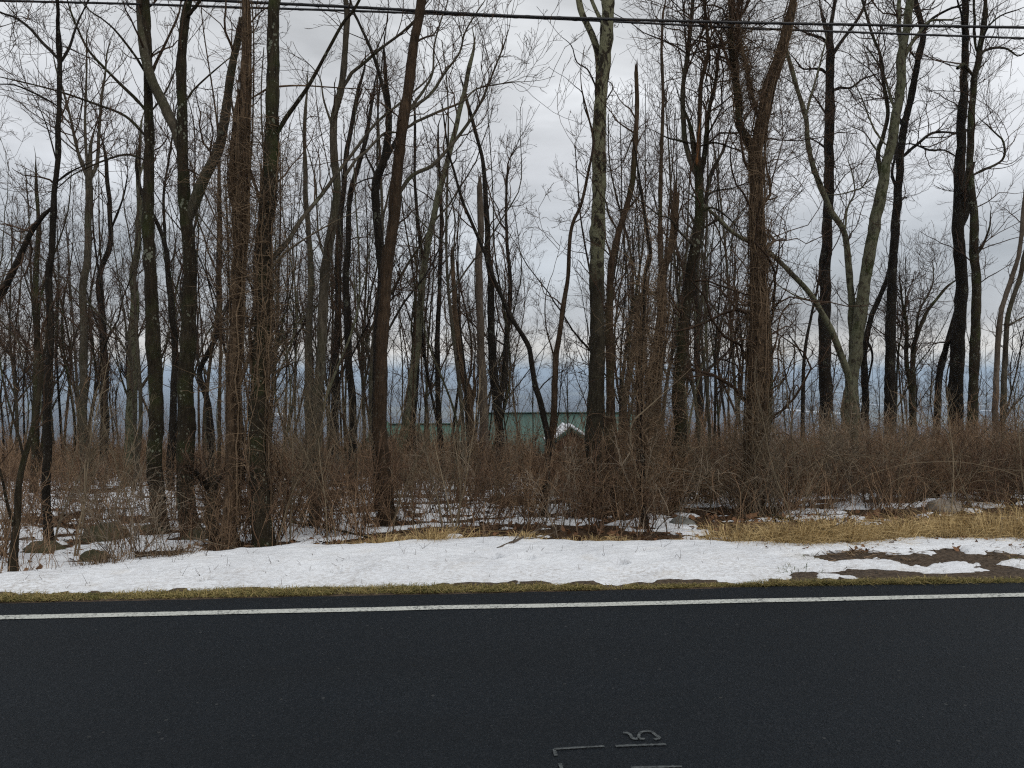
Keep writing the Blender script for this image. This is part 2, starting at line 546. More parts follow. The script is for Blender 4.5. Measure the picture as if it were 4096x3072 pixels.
def ground_z(x, y, bumps=True):
    x, y = np.asarray(x, float), np.asarray(y, float)
    ky = [-500, -2.2, ROAD_FAR + 0.05, 7.6, 9.5, 42, 60, 85, 200, 700, 1300, 2200, 9000, 16000, 24000, 40000]
    kz = [-0.3, -0.10, -0.06, 0.00, -0.10, -3.35, -7.0, -11.4, -40.0, -128, -172, -186, -190, -150, -168, -260]
    z = np.interp(y, ky, kz)
    # the verge falls away to the left and swells under the grass to the right
    z = z - 0.16 * smooth((-x - 0.6) / 2.2) * smooth((y - 6.1) / 0.9) * smooth((14 - y) / 5)
    z = z + 0.16 * np.exp(-(((x - 6.2) / 2.0) ** 2 + ((y - 9.3) / 1.1) ** 2))
    if bumps:
        z = z + 0.07 * fbm(x * 0.9, y * 0.9, 5, 0) * smooth((y - 6.0) / 0.6) * smooth((90 - y) / 40)
        z = z + 0.8 * fbm(x * 0.08, y * 0.08, 3, 2) * smooth((y - 25) / 40)
        far = smooth((y - 500) / 1500)
        z = z + far * 60 * fbm(x * 0.0007, y * 0.0005, 4, 3) + smooth((y - 6000) / 8000) * 110 * fbm(x * 0.00022 + 3, y * 0.0002, 4, 4)
    return z


def grid_mesh(name, X, Y, Z, mat):
    nr, nc = X.shape
    v = np.stack([X, Y, Z], -1).reshape(-1, 3)
    i, j = np.meshgrid(np.arange(nr - 1), np.arange(nc - 1), indexing='ij')
    a = i * nc + j
    q = np.stack([a, a + 1, a + nc + 1, a + nc], -1).reshape(-1, 4)
    return mesh_from(name, v, [q], mat)


def build_ground():
    yb = np.array([-300, -60, -20, -8, -4, -2.4, -2.0, 0.0, 2.5, 5.0])
    yf = np.geomspace(5.7, 40000, 760)
    ys = np.concatenate([yb, yf])
    u = np.linspace(-1, 1, 420)
    u = 0.45 * u + 0.55 * u ** 3
    W = np.maximum(60, 25 + np.abs(ys) * 1.15)
    X = u[None, :] * W[:, None]
    Y = np.repeat(ys[:, None], len(u), 1)
    tag(obj('ground', grid_mesh('ground', X, Y, ground_z(X, Y), M['ground'])), kind='structure')


build_ground()

# ------------------------------------------------------------------ road
LINE_Y = float(np.mean([at_z(p, q, 0.0)[1] for p, q in ((100, 2468), (1106, 2440), (2048, 2423), (3000, 2408), (4000, 2394))]))


def build_road():
    xs = np.concatenate([np.linspace(-220, -8, 60), np.linspace(-7.95, 7.95, 400), np.linspace(8, 220, 60)])
    ys = np.array([-1.9, -0.5, 1.5, 3.5, 5.0, 5.5, ROAD_FAR - 0.03, ROAD_FAR, ROAD_FAR + 0.012])
    X, Y = np.meshgrid(xs, ys)
    Z = np.zeros_like(X) + 0.004 * fbm(X * 1.5, Y * 1.5, 3, 1)
    wob = 0.03 * fbm(xs * 1.3, xs * 0, 4, 2) + 0.03 * fbm(xs * 7, xs * 0 + 3, 3, 5)
    Y[6:] += wob
    Z[7] -= 0.01
    Z[8] -= 0.10
    Z[0] -= 0.1
    tag(obj('road', grid_mesh('road', X, Y, Z, M['asphalt'])), kind='structure')
    # edge line
    xs2 = np.linspace(-60, 60, 900)
    ys2 = np.array([LINE_Y - 0.043, LINE_Y + 0.043])
    X, Y = np.meshgrid(xs2, ys2)
    Y += 0.006 * fbm(X * 6, Y * 10, 3, 3)
    Z = 0.004 * fbm(X * 1.5, Y * 1.5, 3, 1) + 0.005
    tag(obj('road_edge_line', grid_mesh('road_edge_line', X, Y, Z, M['line'])), kind='structure')


build_road()


def stroke(geo, pix, width):
    """a painted stroke on the asphalt: flat ribbon through ground points under photo pixels"""
    p = np.array([at_z(a, b, 0.006) for a, b in pix])
    d = np.gradient(p, axis=0)
    d /= np.linalg.norm(d, axis=1, keepdims=True)
    s = np.stack([-d[:, 1], d[:, 0], 0 * d[:, 0]], 1)
    w = width * (1 + 0.35 * R.normal(size=len(p)) * 0.5)[:, None] / 2
    n = len(p)
    i = np.arange(n - 1)[:, None]
    geo.add(np.concatenate([p + s * w, p - s * w]), i + np.array((0, n, n + 1, 1)))


def crsub(pts, n):
    """Catmull-Rom through pts, n samples evenly along the length"""
    p = np.asarray(pts, float)
    if len(p) == 2:
        t = np.linspace(0, 1, n)[:, None]
        return p[0] * (1 - t) + p[1] * t
    e = np.concatenate([[2 * p[0] - p[1]], p, [2 * p[-1] - p[-2]]])
    out = []
    for i in range(len(p) - 1):
        a, b, c, d = e[i:i + 4]
        t = np.linspace(0, 1, 24, endpoint=False)[:, None]
        out.append(0.5 * (2 * b + (c - a) * t + (2 * a - 5 * b + 4 * c - d) * t ** 2 + (3 * b - a - 3 * c + d) * t ** 3))
    out.append(p[-1:])
    q = np.concatenate(out)
    s = np.concatenate([[0], np.cumsum(np.linalg.norm(np.diff(q, axis=0), axis=1))])
    k = np.linspace(0, s[-1], n)
    return np.stack([np.interp(k, s, q[:, i]) for i in range(q.shape[1])], 1)


def build_marks():
    k = 800 / 2212.0
    c = lambda pts: [(2100 + a * k, 2850 + b * k) for a, b in pts]
    for strokes, lab in (
        (([(322, 402), (600, 384), (878, 370)], [(322, 404), (345, 476)]), 'faded grey paint stroke with a square corner on the asphalt'),
        (([(1002, 369), (1300, 357), (1560, 349)],), 'faded grey straight stroke directly under the painted curly numeral'),
        (([(385, 560), (412, 640), (440, 720)],), 'short faded grey tick leading down from the cornered stroke'),
        (([(1170, 607), (1450, 600), (1735, 593)],), 'faded grey straight stroke nearest the camera, below the others'),
    ):
        g = Geo()
        for st in strokes:
            stroke(g, crsub(c(st), 26), 0.015)
        tag(obj('paint_stroke', g.mesh('paint_stroke', M['chalk'], False)), lab, 'road marking', 'survey strokes on the asphalt')
    g = Geo()
    stroke(g, crsub(c([(1085, 220), (1130, 224), (1165, 245), (1185, 278), (1225, 292), (1250, 280)]), 26), 0.016)
    stroke(g, crsub(c([(1325, 285), (1275, 292), (1258, 262), (1275, 222), (1335, 205), (1400, 212), (1450, 250), (1490, 278), (1430, 296)]), 40), 0.015)
    tag(obj('painted_numeral', g.mesh('painted_numeral', M['chalk'], False)), 'faded grey curly number 5 lying sideways on the asphalt', 'road marking')


build_marks()

# ------------------------------------------------------------------ snow
_bx = np.array([(-500, 2300), (0, 2281), (240, 2262), (463, 2237), (740, 2209), (1111, 2181), (1407, 2170), (1574, 2163), (1852, 2153), (2055, 2148), (2315, 2157),
                (2630, 2157), (2870, 2162), (3148, 2166), (3389, 2162), (3630, 2147), (3889, 2143), (4096, 2147), (4700, 2150)], float)
_bz = at_z(_bx[:, 0], _bx[:, 1], 0.06)
_near = at_z(np.array([-500, 0, 926, 2048, 2963, 4096, 4700.]), np.array([2407, 2386, 2357, 2343, 2338, 2331, 2327.]), 0.02)
BARE = [(3400, 2203, 150, 16), (3640, 2210, 160, 22), (3900, 2202, 210, 18), (3560, 2255, 190, 24), (3720, 2290, 120, 16), (3900, 2270, 230, 20), (4040, 2240, 120, 26),
        (3920, 2330, 70, 9), (3310, 2212, 55, 9), (3215, 2258, 50, 14), (4096, 2205, 80, 16), (3800, 2185, 90, 10), (4090, 2265, 150, 26), (1965, 2222, 26, 8), (2105, 2228, 30, 9), (2900, 2296, 36, 11), (1350, 2262, 18, 6), (2480, 2240, 20, 6), (820, 2290, 16, 6)]
_bare = []
for a, b, w, h in BARE:
    p, px_, py_ = at_z(a, b, 0.08), at_z(a + w, b, 0.08), at_z(a, b - h, 0.08)
    _bare.append((p[0], p[1], abs(px_[0] - p[0]), abs(py_[1] - p[1])))


def bank_far(x):
    return np.interp(x, _bz[:, 0], _bz[:, 1]) + 0.10 * fbm(x * 1.8, x * 0, 4, 1) + 0.05 * fbm(x * 7.0, x * 0 + 4, 3, 2)


def bank_near(x):
    return np.interp(x, _near[:, 0], _near[:, 1]) + 0.015 * fbm(x * 2.2, x * 0 + 8, 4, 3) + 0.035 * fbm(x * 9, x * 0 + 2, 3, 4)


FEET = []


def snow_z(x, y):
    g = ground_z(x, y)
    yn, yf = bank_near(x), bank_far(x)
    e1, e2 = y - yn, yf - y
    inside = np.minimum(e1, e2)
    lump = 0.045 * fbm(x * 2.3, y * 3.1, 5, 6) + 0.022 * fbm(x * 6, y * 8, 4, 2)
    base = np.interp(y, [5.7, 6.4, 7.4, 9.0], [-0.05, 0.035, 0.055, 0.0])
    thick = 1 - 0.60 * smooth((x - 1.8) / 1.6)
    bank = base + 0.052 * thick * np.sqrt(np.clip(inside, 0, 0.16 + 0.34 * thick) / (0.16 + 0.34 * thick)) + lump * (0.45 + 0.55 * thick) + (0.010 + 0.030 * (1 - thick)) * fbm(x * 11, y * 14, 4, 5)
    bank = np.where(inside > 0, bank, base - 0.30 - 0.2 * np.abs(inside))
    pit = np.zeros_like(x)
    for cx_, cy_, w, h in _bare:
        r = np.sqrt(((x - cx_) / w) ** 2 + ((y - cy_) / h) ** 2) + 2.1 * fbm(x * 3.4, y * 10.0, 5, 5)
        pit = np.maximum(pit, smooth((1.08 - r) / 0.45))
    bank = bank - (0.03 + 0.07 * thick) * pit
    # old snow lying between the leaves in the woods
    cov = 0.5 * fbm(x * 0.9, y * 1.6, 5, 7) + 0.75 * fbm(x * 2.6, y * 5.5, 5, 3)
    lev = -0.02 - 0.035 * smooth((x + 1.0) / 3.5) + 0.10 * smooth((-x - 0.5) / 2.0) * smooth((11 - y) / 3) + 0.10 * np.exp(-(((x - 4.6) / 1.8) ** 2 + ((y - 9.0) / 0.8) ** 2)) - 0.10 * smooth((y - 15) / 8)
    wood = g + np.clip((cov + lev) * 0.5 - 0.004, -0.15, 0.03) + 0.014 * fbm(x * 5, y * 5, 3, 1)
    for fx, fy, fr in FEET:                              # thawed rings round the trunks
        wood = wood - 0.07 * smooth(1.3 - np.hypot(x - fx, y - fy) / (fr * 1.6 + 0.10) + 0.8 * fbm(x * 5, y * 7, 3, 2))
    wood = np.where(y > yf - 0.05, wood, g - 0.3)
    wood = np.where((x > 4.4) & (y < 8.0), g - 0.3, wood)
    return np.maximum(bank, wood)


def build_snow():
    X, Y = np.meshgrid(np.linspace(-7.5, 8.0, 560), np.concatenate([np.linspace(5.74, 8.4, 150), np.geomspace(8.42, 24, 230)]))
    X = X * (0.72 + 0.28 * np.maximum(1.0, Y / 7.0)) * np.where(Y > 9, Y / 9, 1.0) ** 0.8
    tag(obj('snow', grid_mesh('snow', X, Y, snow_z(X, Y), M['snow'])), kind='structure')



def build_verge():
    """bare soil between asphalt and snow"""
    xs = np.linspace(-14, 14, 520)
    ys = np.linspace(ROAD_FAR - 0.08, 6.25, 16)
    X, Y = np.meshgrid(xs, ys)
    Z = np.interp(Y, [ROAD_FAR - 0.08, ROAD_FAR + 0.02, 5.9, 6.25], [-0.045, -0.012, 0.0, -0.02]) + 0.03 * fbm(X * 5, Y * 9, 4, 3) + 0.012 * fbm(X * 22, Y * 22, 2, 4)
    tag(obj('verge_soil', grid_mesh('verge_soil', X, Y, Z, M['dirt'])), kind='structure')
    # the thawed ground that shows through the snow farther along
    X, Y = np.meshgrid(np.linspace(2.2, 9.0, 420), np.linspace(6.0, 7.95, 150))
    Z = 0.020 * fbm(X * 4, Y * 8, 4, 6) + 0.016 * fbm(X * 16, Y * 18, 3, 4) + np.interp(Y, [5.7, 6.4, 7.4, 7.7, 7.95], [-0.075, 0.028, 0.050, 0.03, -0.12])
    Z += np.interp(X, [2.2, 2.8], [-0.12, 0.0])
    tag(obj('thawed_soil', grid_mesh('thawed_soil', X, Y, Z, M['dirt'])), kind='structure')


build_verge()


# ------------------------------------------------------------------ houses down the slope
def P(px, py, Y):
    return at_y(px, py, Y)


def gable_front(root, peak, le, re, Y, depth, wall_mat, roof_mat, snow=False, window=True):
    """A gabled front facing the road: wall, two roof slopes, fascia boards. peak / le / re: photo pixels of peak and eaves."""
    pk, l, r = P(*peak, Y), P(*le, Y), P(*re, Y)
    gz = float(ground_z(pk[0], Y)) - 0.2
    back = np.array((0, depth, 0.0))
    ins = 0.18
    wl, wr = l + (pk - l) * ins, r + (pk - r) * ins
    g = Geo()
    drop = np.array((0, 0, -0.10))
    face = [(wl[0], Y + 0.25, gz), (wr[0], Y + 0.25, gz), tuple(wr + drop + (0, .25, 0)), tuple(pk + drop + (0, .25, 0)), tuple(wl + drop + (0, .25, 0))]
    g.prism(face, (0, depth - 0.5, 0))
    obj('wall', g.mesh('gable_wall', wall_mat, False, root.location), root)
    for a in (l, r):
        n = np.array((-(pk - a)[2], 0, (pk - a)[0]))
        n = n / np.linalg.norm(n) * (1 if n[2] > 0 else -1)
        g = Geo()
        g.prism([a, pk, pk + n * 0.06, a + n * 0.06], back)
        # standing seams
        ns = int(depth / 0.45)
        for i in range(ns):
            o = np.array((0, 0.15 + i * depth / ns, 0))
            g.prism([a + n * .062 + o, pk + n * .062 + o, pk + n * .095 + o, a + n * .095 + o], (0, 0.035, 0))
        obj('roof', g.mesh('gable_roof', roof_mat, False, root.location), root)
        if snow:
            g = Geo()
            k = 9
            t = np.linspace(0.03, 0.99, k)[:, None]
            e = a * (1 - t) + pk * t
            hh = (0.15 + 0.06 * R.random(k))[:, None]
            top = e + n * hh + n * 0.06
            bot = e + n * 0.066
            for i in range(k - 1):
                g.prism([bot[i] + (0, .04, 0), bot[i + 1] + (0, .04, 0), top[i + 1] + (0, .04, 0), top[i] + (0, .04, 0)], back * 0.95)
            obj('roof_snow', g.mesh('roof_snow', M['snow'], False, root.location), root)
        g = Geo()
        g.prism([a + n * -0.16, pk + n * -0.16, pk + n * 0.058, a + n * 0.058], (0, -0.06, 0))
        obj('fascia', g.mesh('fascia', M['fascia'], False, root.location), root)
    if window:
        w = (wr[0] - wl[0]) * 0.13
        cx_, cz = pk[0], max(pk[2] - (pk[2] - l[2]) * 1.0 - 0.7, gz + 1.0)
        g = Geo()
        g.box((cx_ - w - .08, Y + .19, cz - .58), (cx_ + w + .08, Y + .245, cz + .58))
        f = obj('window', g.mesh('window_frame', M['trim'], False, root.location), root)
        g = Geo()
        g.box((cx_ - w, Y + .17, cz - .5), (cx_ + w, Y + .187, cz + .5))
        obj('pane', g.mesh('window_pane', M['glass'], False, root.location), f)


def long_roof(root, x0, x1, ridge_y, Y, rise, run, wall_mat, seam=0.45, roof_mat=None):
    """A long ridge-roofed body, ridge along the road."""
    a, b = P(x0, ridge_y, Y), P(x1, ridge_y, Y)
    zr, xa, xb = a[2], a[0], b[0]
    ze = zr - rise
    gz = float(ground_z((xa + xb) / 2, Y)) - 0.3
    for s in (-1, 1):
        g = Geo()
        g.prism([(xa, Y, zr), (xa, Y + s * run, ze), (xa, Y + s * run, ze + 0.07), (xa, Y, zr + 0.07)], (xb - xa, 0, 0))
        n = int((xb - xa) / seam)
        for i in range(n + 1):
            x = xa + (xb - xa - 0.04) * i / n
            g.prism([(x, Y, zr + .072), (x, Y + s * run, ze + .072), (x, Y + s * run, ze + .11), (x, Y, zr + .11)], (0.04, 0, 0))
        obj('roof', g.mesh('long_roof', roof_mat or M['roof'], False, root.location), root)
    g = Geo()
    g.box((xa - .03, Y - .13, zr + .06), (xb + .03, Y + .13, zr + .14))
    obj('ridge_cap', g.mesh('ridge_cap', M['fascia'], False, root.location), root)
    g = Geo()
    r2 = run - 0.5
    z2 = zr - rise * r2 / run - 0.05
    g.prism([(xa + .35, Y - r2, gz), (xa + .35, Y - r2, z2), (xa + .35, Y, zr - .05), (xa + .35, Y + r2, z2), (xa + .35, Y + r2, gz)], (xb - xa - .7, 0, 0))
    obj('wall', g.mesh('long_wall', wall_mat, False, root.location), root)


def build_houses():
    c = P(2260, 1750, 60)
    rt = empty('house', (c[0], 60, float(ground_z(c[0], 60))))
    tag(rt, 'low building with broad plain green metal roof behind the trees down the slope', 'house')
    long_roof(rt, 1950, 2585, 1657, 60, 2.6, 5.0, M['tan'], 0.9, M['roof_dark'])
    c = P(2290, 1750, 52)
    rt = empty('shed', (c[0], 52, float(ground_z(c[0], 52))))
    tag(rt, 'small brown gabled shed with snow on its roof before the green roof', 'shed')
    gable_front(rt, (2284, 1713), (2196, 1780), (2384, 1780), 52, 3.0, M['brownwall'], M['roof_dark'], snow=True)
    c = P(1660, 1750, 57)
    rt = empty('house', (c[0], 57, float(ground_z(c[0], 57))))
    tag(rt, 'tan house with seamed green roof and two front gables below the woods', 'house')
    long_roof(rt, 1478, 1868, 1702, 57, 2.3, 4.0, M['tan'])
    gable_front(rt, (1527, 1704), (1430, 1796), (1612, 1790), 52.6, 4.2, M['tan'], M['roof'])
    gable_front(rt, (1655, 1712), (1600, 1770), (1716, 1776), 52.9, 4.0, M['tan'], M['roof'])
    Yb = 3050.0
    c = P(1124, 1655, Yb)
    rt = empty('barn', (c[0], Yb, float(ground_z(c[0], Yb))))
    tag(rt, 'tiny distant building with bright snow covered roof seen between dark trunks', 'barn')
    l, r_ = P(1098, 1664, Yb), P(1152, 1664, Yb)
    z0 = float(ground_z(c[0], Yb)) - 1
    g = Geo()
    g.box((l[0] + 2, Yb - 8, z0), (r_[0] - 2, Yb + 20, l[2]))
    obj('wall', g.mesh('barn_wall', M['brownwall'], False, rt.location), rt)
    g = Geo()
    g.prism([(l[0], Yb - 11, l[2]), (l[0], Yb + 6, l[2] + 11), (l[0], Yb + 23, l[2])], (r_[0] - l[0], 0, 0))
    obj('roof', g.mesh('barn_roof', M['snow'], False, rt.location), rt)


build_houses()

# ------------------------------------------------------------------ overhead cables
def build_cables():
    for pix, Y, w, lab in (
        ([(0, 3), (500, 15), (1000, 31), (1480, 46), (2000, 66), (2450, 86), (3000, 113), (3500, 132), (4096, 153)], 9.2, 9.5, 'thin black overhead cable, the one that sinks lower above the lichen trees'),
        ([(0, -24), (800, 0), (1000, 9), (1480, 32), (2000, 62), (2450, 77), (3000, 91), (3500, 100), (4096, 110)], 8.7, 12.5, 'thicker black overhead cable, the upper one above the forked bare trees'),
    ):
        p = crsub(pix, 60)
        w3 = at_y(p[:, 0], p[:, 1], Y)
        d0, d1 = w3[0] - w3[3], w3[-1] - w3[-4]
        ext = lambda o, d: [o + d / np.linalg.norm(d) * s + np.array((0, 0, 0.0012 * s * s)) for s in (4, 9, 16, 25)]
        w3 = np.array(ext(w3[0], d0)[::-1] + list(w3) + ext(w3[-1], d1))
        g = Geo()
        g.tubes(w3, np.full(len(w3), w / 2 * Y * 0.95 / FPX), 8)
        # the lashing wire wound round it
        t = np.linspace(0, len(w3) - 1, 1600)
        c = np.stack([np.interp(t, np.arange(len(w3)), w3[:, i]) for i in range(3)], 1)
        r = w / 2 * Y * 0.95 / FPX
        ph = np.cumsum(np.concatenate([[0], np.linalg.norm(np.diff(c, axis=0), axis=1)])) * 2 * math.pi / 0.35
        c[:, 1] += np.cos(ph) * r
        c[:, 2] += np.sin(ph) * r
        g.tubes(c, np.full(len(c), 0.0022), 3)
        tag(obj('overhead_cable', g.mesh('overhead_cable', M['cable'])), lab, 'cable', 'overhead cables along the road')


build_cables()

# ------------------------------------------------------------------ growing wood
UP = np.array((0, 0, 1.0))


def grow(start, dirs, length, rad, k, wander=0.2, up=0.12, tip=0.35):
    """N wandering shoots at once -> points (N,k+1,3), radii (N,k+1)"""
    N = len(start)
    p = np.empty((N, k + 1, 3))
    p[:, 0] = start
    d = dirs.copy()
    st = (np.asarray(length) / k)[:, None]
    for i in range(k):
        d = d + wander * R.normal(size=(N, 3)) + up * UP
        d /= np.linalg.norm(d, axis=1, keepdims=True)
        p[:, i + 1] = p[:, i] + d * st
    t = np.linspace(1, tip, k + 1)
    return p, np.asarray(rad)[:, None] * t


def sprout(pts, rad, count, t0, t1, ang0, ang1, bias=0.0):
    """choose shoot origins along parents (M,K,3); COUNT in all, drawn in proportion to length"""
    Mn, K, _ = pts.shape
    ln = np.linalg.norm(np.diff(pts, axis=1), axis=2).sum(1)
    idx = R.choice(Mn, size=count, p=ln / ln.sum())
    t = t0 + (t1 - t0) * R.random(count)
    f = t * (K - 1)
    i0 = np.minimum(f.astype(int), K - 2)
    w = (f - i0)[:, None]
    pos = pts[idx, i0] * (1 - w) + pts[idx, i0 + 1] * w
    d = pts[idx, i0 + 1] - pts[idx, i0]
    d /= np.linalg.norm(d, axis=1, keepdims=True) + 1e-9
    r = np.cross(d, R.normal(size=(count, 3)))
    r /= np.linalg.norm(r, axis=1, keepdims=True) + 1e-9
    a = (ang0 + (ang1 - ang0) * R.random(count))[:, None]
    nd = d * np.cos(a) + r * np.sin(a) + bias * UP
    nd /= np.linalg.norm(nd, axis=1, keepdims=True)
    rr = rad[idx, i0]
    return pos, nd, rr, ln[idx] * (1 - 0.75 * t), t


def crown_tubes(g, stems, D, dens, length, kids=(5, 4), up=0.10, low=0.1, gnarl=0.2):
    """Branches, branchlets and twigs along stems [(pts,rad)]."""
    rmin = 0.0013 + 0.00013 * D
    allp = []
    for pts, rad, dd, LL in stems:
        L = np.linalg.norm(np.diff(pts, axis=0), axis=1).sum()
        n = max(1, int(L * dens * dd))
        pos, nd, rr, _, t = sprout(pts[None], rad[None], n, low, 0.98, 0.5, 1.15, 0.15)
        ln = length * LL * (0.35 + 0.8 * R.random(n) ** 1.5)
        p, r = grow(pos, nd, ln, np.clip(rr * 0.42, rmin * 1.4, 0.006 + ln * 0.0085), 8, gnarl, up, 0.3)
        r = np.maximum(r, rmin)
        g.tubes(p, r, 4)
        allp.append((p, r))
    p1, r1 = np.concatenate([a for a, _ in allp]), np.concatenate([b for _, b in allp])
    n2 = int(len(p1) * kids[0])
    pos, nd, rr, rem, _ = sprout(p1, r1, n2, 0.15, 1.0, 0.4, 1.0, 0.1)
    p2, r2 = grow(pos, nd, np.clip(rem * (0.3 + 0.5 * R.random(n2)), 0.12, 1.1), np.maximum(rr * 0.6, rmin), 5, gnarl * 1.1, up, 0.5)
    g.tubes(p2, np.maximum(r2, rmin * 0.9), 3)
    if kids[1]:
        n3 = int(n2 * kids[1])
        pos, nd, rr, rem, _ = sprout(p2, r2, n3, 0.1, 1.0, 0.4, 1.0, 0.08)
        p3, r3 = grow(pos, nd, np.clip(rem * (0.3 + 0.5 * R.random(n3)), 0.06, 0.45), np.maximum(rr * 0.6, rmin * 0.9), 3, gnarl * 1.1, up, 0.6)
        g.tubes(p3, np.maximum(r3, rmin * 0.75), 3)


def C(n, s):
    """photo pixels from coordinates read in one of eight enlarged crops"""
    v = [float(a) for a in s.split()]
    if n == 0:
        return list(zip(v[::2], v[1::2]))
    k, ox, oy = ((0.7232, 1000 * (n - 1), 0) if n < 5 else (0.8436, 1000 * (n - 5), 1100))
    return [(ox + a * k, oy + b * k) for a, b in zip(v[::2], v[1::2])]


def stem_path(pix, D, dz, w0, w1, step, base=False, tip=False):
    """pixels (from the foot upward) -> 3-D path and radii; dz: how far it leans towards or away by its end"""
    keep = [pix[0]]
    for q in pix[1:]:
        if math.hypot(q[0] - keep[-1][0], q[1] - keep[-1][1]) > (75 if len(pix) > 8 else 22):
            keep.append(q)
    if len(keep) < 2:
        keep = [pix[0], pix[-1]]
    px = np.array(keep, float)
    n = len(px)
    s = np.concatenate([[0], np.cumsum(np.hypot(*np.diff(px, axis=0).T))])
    s /= s[-1]
    Yd = D + dz * s
    w = at_y(px[:, 0], px[:, 1], Yd)
    rad = (w0 + (w1 - w0) * s) / 2 * Yd * 1.06 / FPX
    if base:
        gz = float(ground_z(w[0, 0], D))
        if w[0, 2] > gz - 0.05:
            dirn = (w[0] - w[1]) / (w[0, 2] - w[1, 2] + 1e-9)
            slope = np.clip(dirn[:2], -0.12, 0.12)
            h = w[0, 2] - gz + 0.12
            f = np.array((w[0, 0] - slope[0] * h, w[0, 1], gz - 0.12))
            w = np.concatenate([[f], w])
            rad = np.concatenate([[rad[0] * 1.06], rad])
        else:
            w[0, 2] = gz - 0.12
    if px[-1, 1] < 40:                                   # goes on above the frame
        d = w[-1] - w[-2]
        d /= np.linalg.norm(d)
        d = d * 0.8 + UP * 0.2
        for q, f in ((0.9, 0.82), (2.0, 0.55), (3.2, 0.25)):
            w = np.concatenate([w, [w[-1] + d * (0.9 + 0.1 * D) * 0.5 + R.normal(size=3) * 0.06]])
            rad = np.concatenate([rad, [rad[-1] * f]])
    elif tip:                                            # runs out into a fine wandering tip
        d = w[-1] - w[-2]
        d /= np.linalg.norm(d)
        for f in (0.72, 0.48, 0.28, 0.12):
            d = d * 0.9 + UP * 0.06 + R.normal(size=3) * 0.10
            w = np.concatenate([w, [w[-1] + d * rad[-1] * 1.0 / f * 3.0 + d * 0.10]])
            rad = np.concatenate([rad, [max(rad[n - 1 if len(rad) == n else -1] * (f / 0.72 if f < .72 else f), 0.0025)]])
    L = np.linalg.norm(np.diff(w, axis=0), axis=1).sum()
    k = max(6, int(L / step))
    q = crsub(np.concatenate([w, rad[:, None] * 1.0], 1), k)
    pts, rr = q[:, :3], np.maximum(q[:, 3], 0.002)
    ph = R.random() * 50
    sl = np.linspace(0, L, k)
    wob = np.clip(rr * 0.25, 0, 0.02)
    pts = pts + np.stack([vnoise(sl * 2.2 + ph, sl * 0, 1) - .5, vnoise(sl * 2.2 + ph, sl * 0 + 7, 2) - .5, 0 * sl], 1) * 2 * wob[:, None]
    rr = rr * (1 + 0.14 * (vnoise(sl * 3.5 + ph, sl * 0, 3) - 0.5))
    if base:
        rr = rr * (1 + 0.55 * np.exp(-np.clip(pts[:, 2] - pts[0, 2], 0, 9) / 0.16))
    return pts, rr


def vine_tubes(g, pts, rad, D, n, halo, zr=(0, 1)):
    """shaggy strands climbing a stem, and the curly wisps that stand off it"""
    K = len(pts)
    a, b = int(zr[0] * (K - 1)), max(int(zr[1] * (K - 1)), int(zr[0] * (K - 1)) + 8)
    seg, sr = pts[a:b + 1], rad[a:b + 1]
    k = 26
    t = np.linspace(0, len(seg) - 1, k)
    c = np.stack([np.interp(t, np.arange(len(seg)), seg[:, i]) for i in range(3)], 1)
    r = np.interp(t, np.arange(len(seg)), sr)
    lo = np.sort(R.random((n, 2)) * [0.65, 1.0] + [0, 0.0], axis=1)
    lo[:, 1] = np.clip(lo[:, 0] + 0.2 + 0.6 * R.random(n), 0, 1)
    m = 22
    tt = lo[:, :1] + (lo[:, 1:] - lo[:, :1]) * np.linspace(0, 1, m)
    f = tt * (k - 1)
    cen = np.stack([np.interp(f, np.arange(k), c[:, i]) for i in range(3)], -1)
    rr = np.interp(f, np.arange(k), r)
    th = R.random((n, 1)) * 2 * math.pi + np.cumsum(R.normal(size=(n, m)) * 0.20, 1)
    off = rr * (1.03 + 0.12 * R.random((n, 1))) + 0.012 * np.abs(np.cumsum(R.normal(size=(n, m)) * 0.5, 1)) * (R.random((n, 1)) ** 1.3)
    P3 = cen + np.stack([np.cos(th) * off, np.sin(th) * off, 0 * th], -1)
    vr = (0.0032 + 0.011 * R.random((n, 1)) ** 3) * np.linspace(1.1, 0.6, m)
    g.tubes(P3, vr, 4)
    if halo:
        pos, nd, _, _, _ = sprout(P3, vr, halo, 0, 1, 0.5, 1.5, -0.05)
        ln = 0.12 + 0.5 * R.random(halo) ** 2
        p, q = grow(pos, nd, ln, np.full(halo, 0.0026), 6, 0.42, -0.04, 0.5)
        g.tubes(p, q, 3)
        h2 = halo
        pos, nd, _, _, _ = sprout(p, q, h2, 0.2, 1, 0.5, 1.2, 0)
        p, q = grow(pos, nd, 0.06 + 0.22 * R.random(h2), np.full(h2, 0.0018), 4, 0.42, -0.03, 0.6)
        g.tubes(p, q, 3)


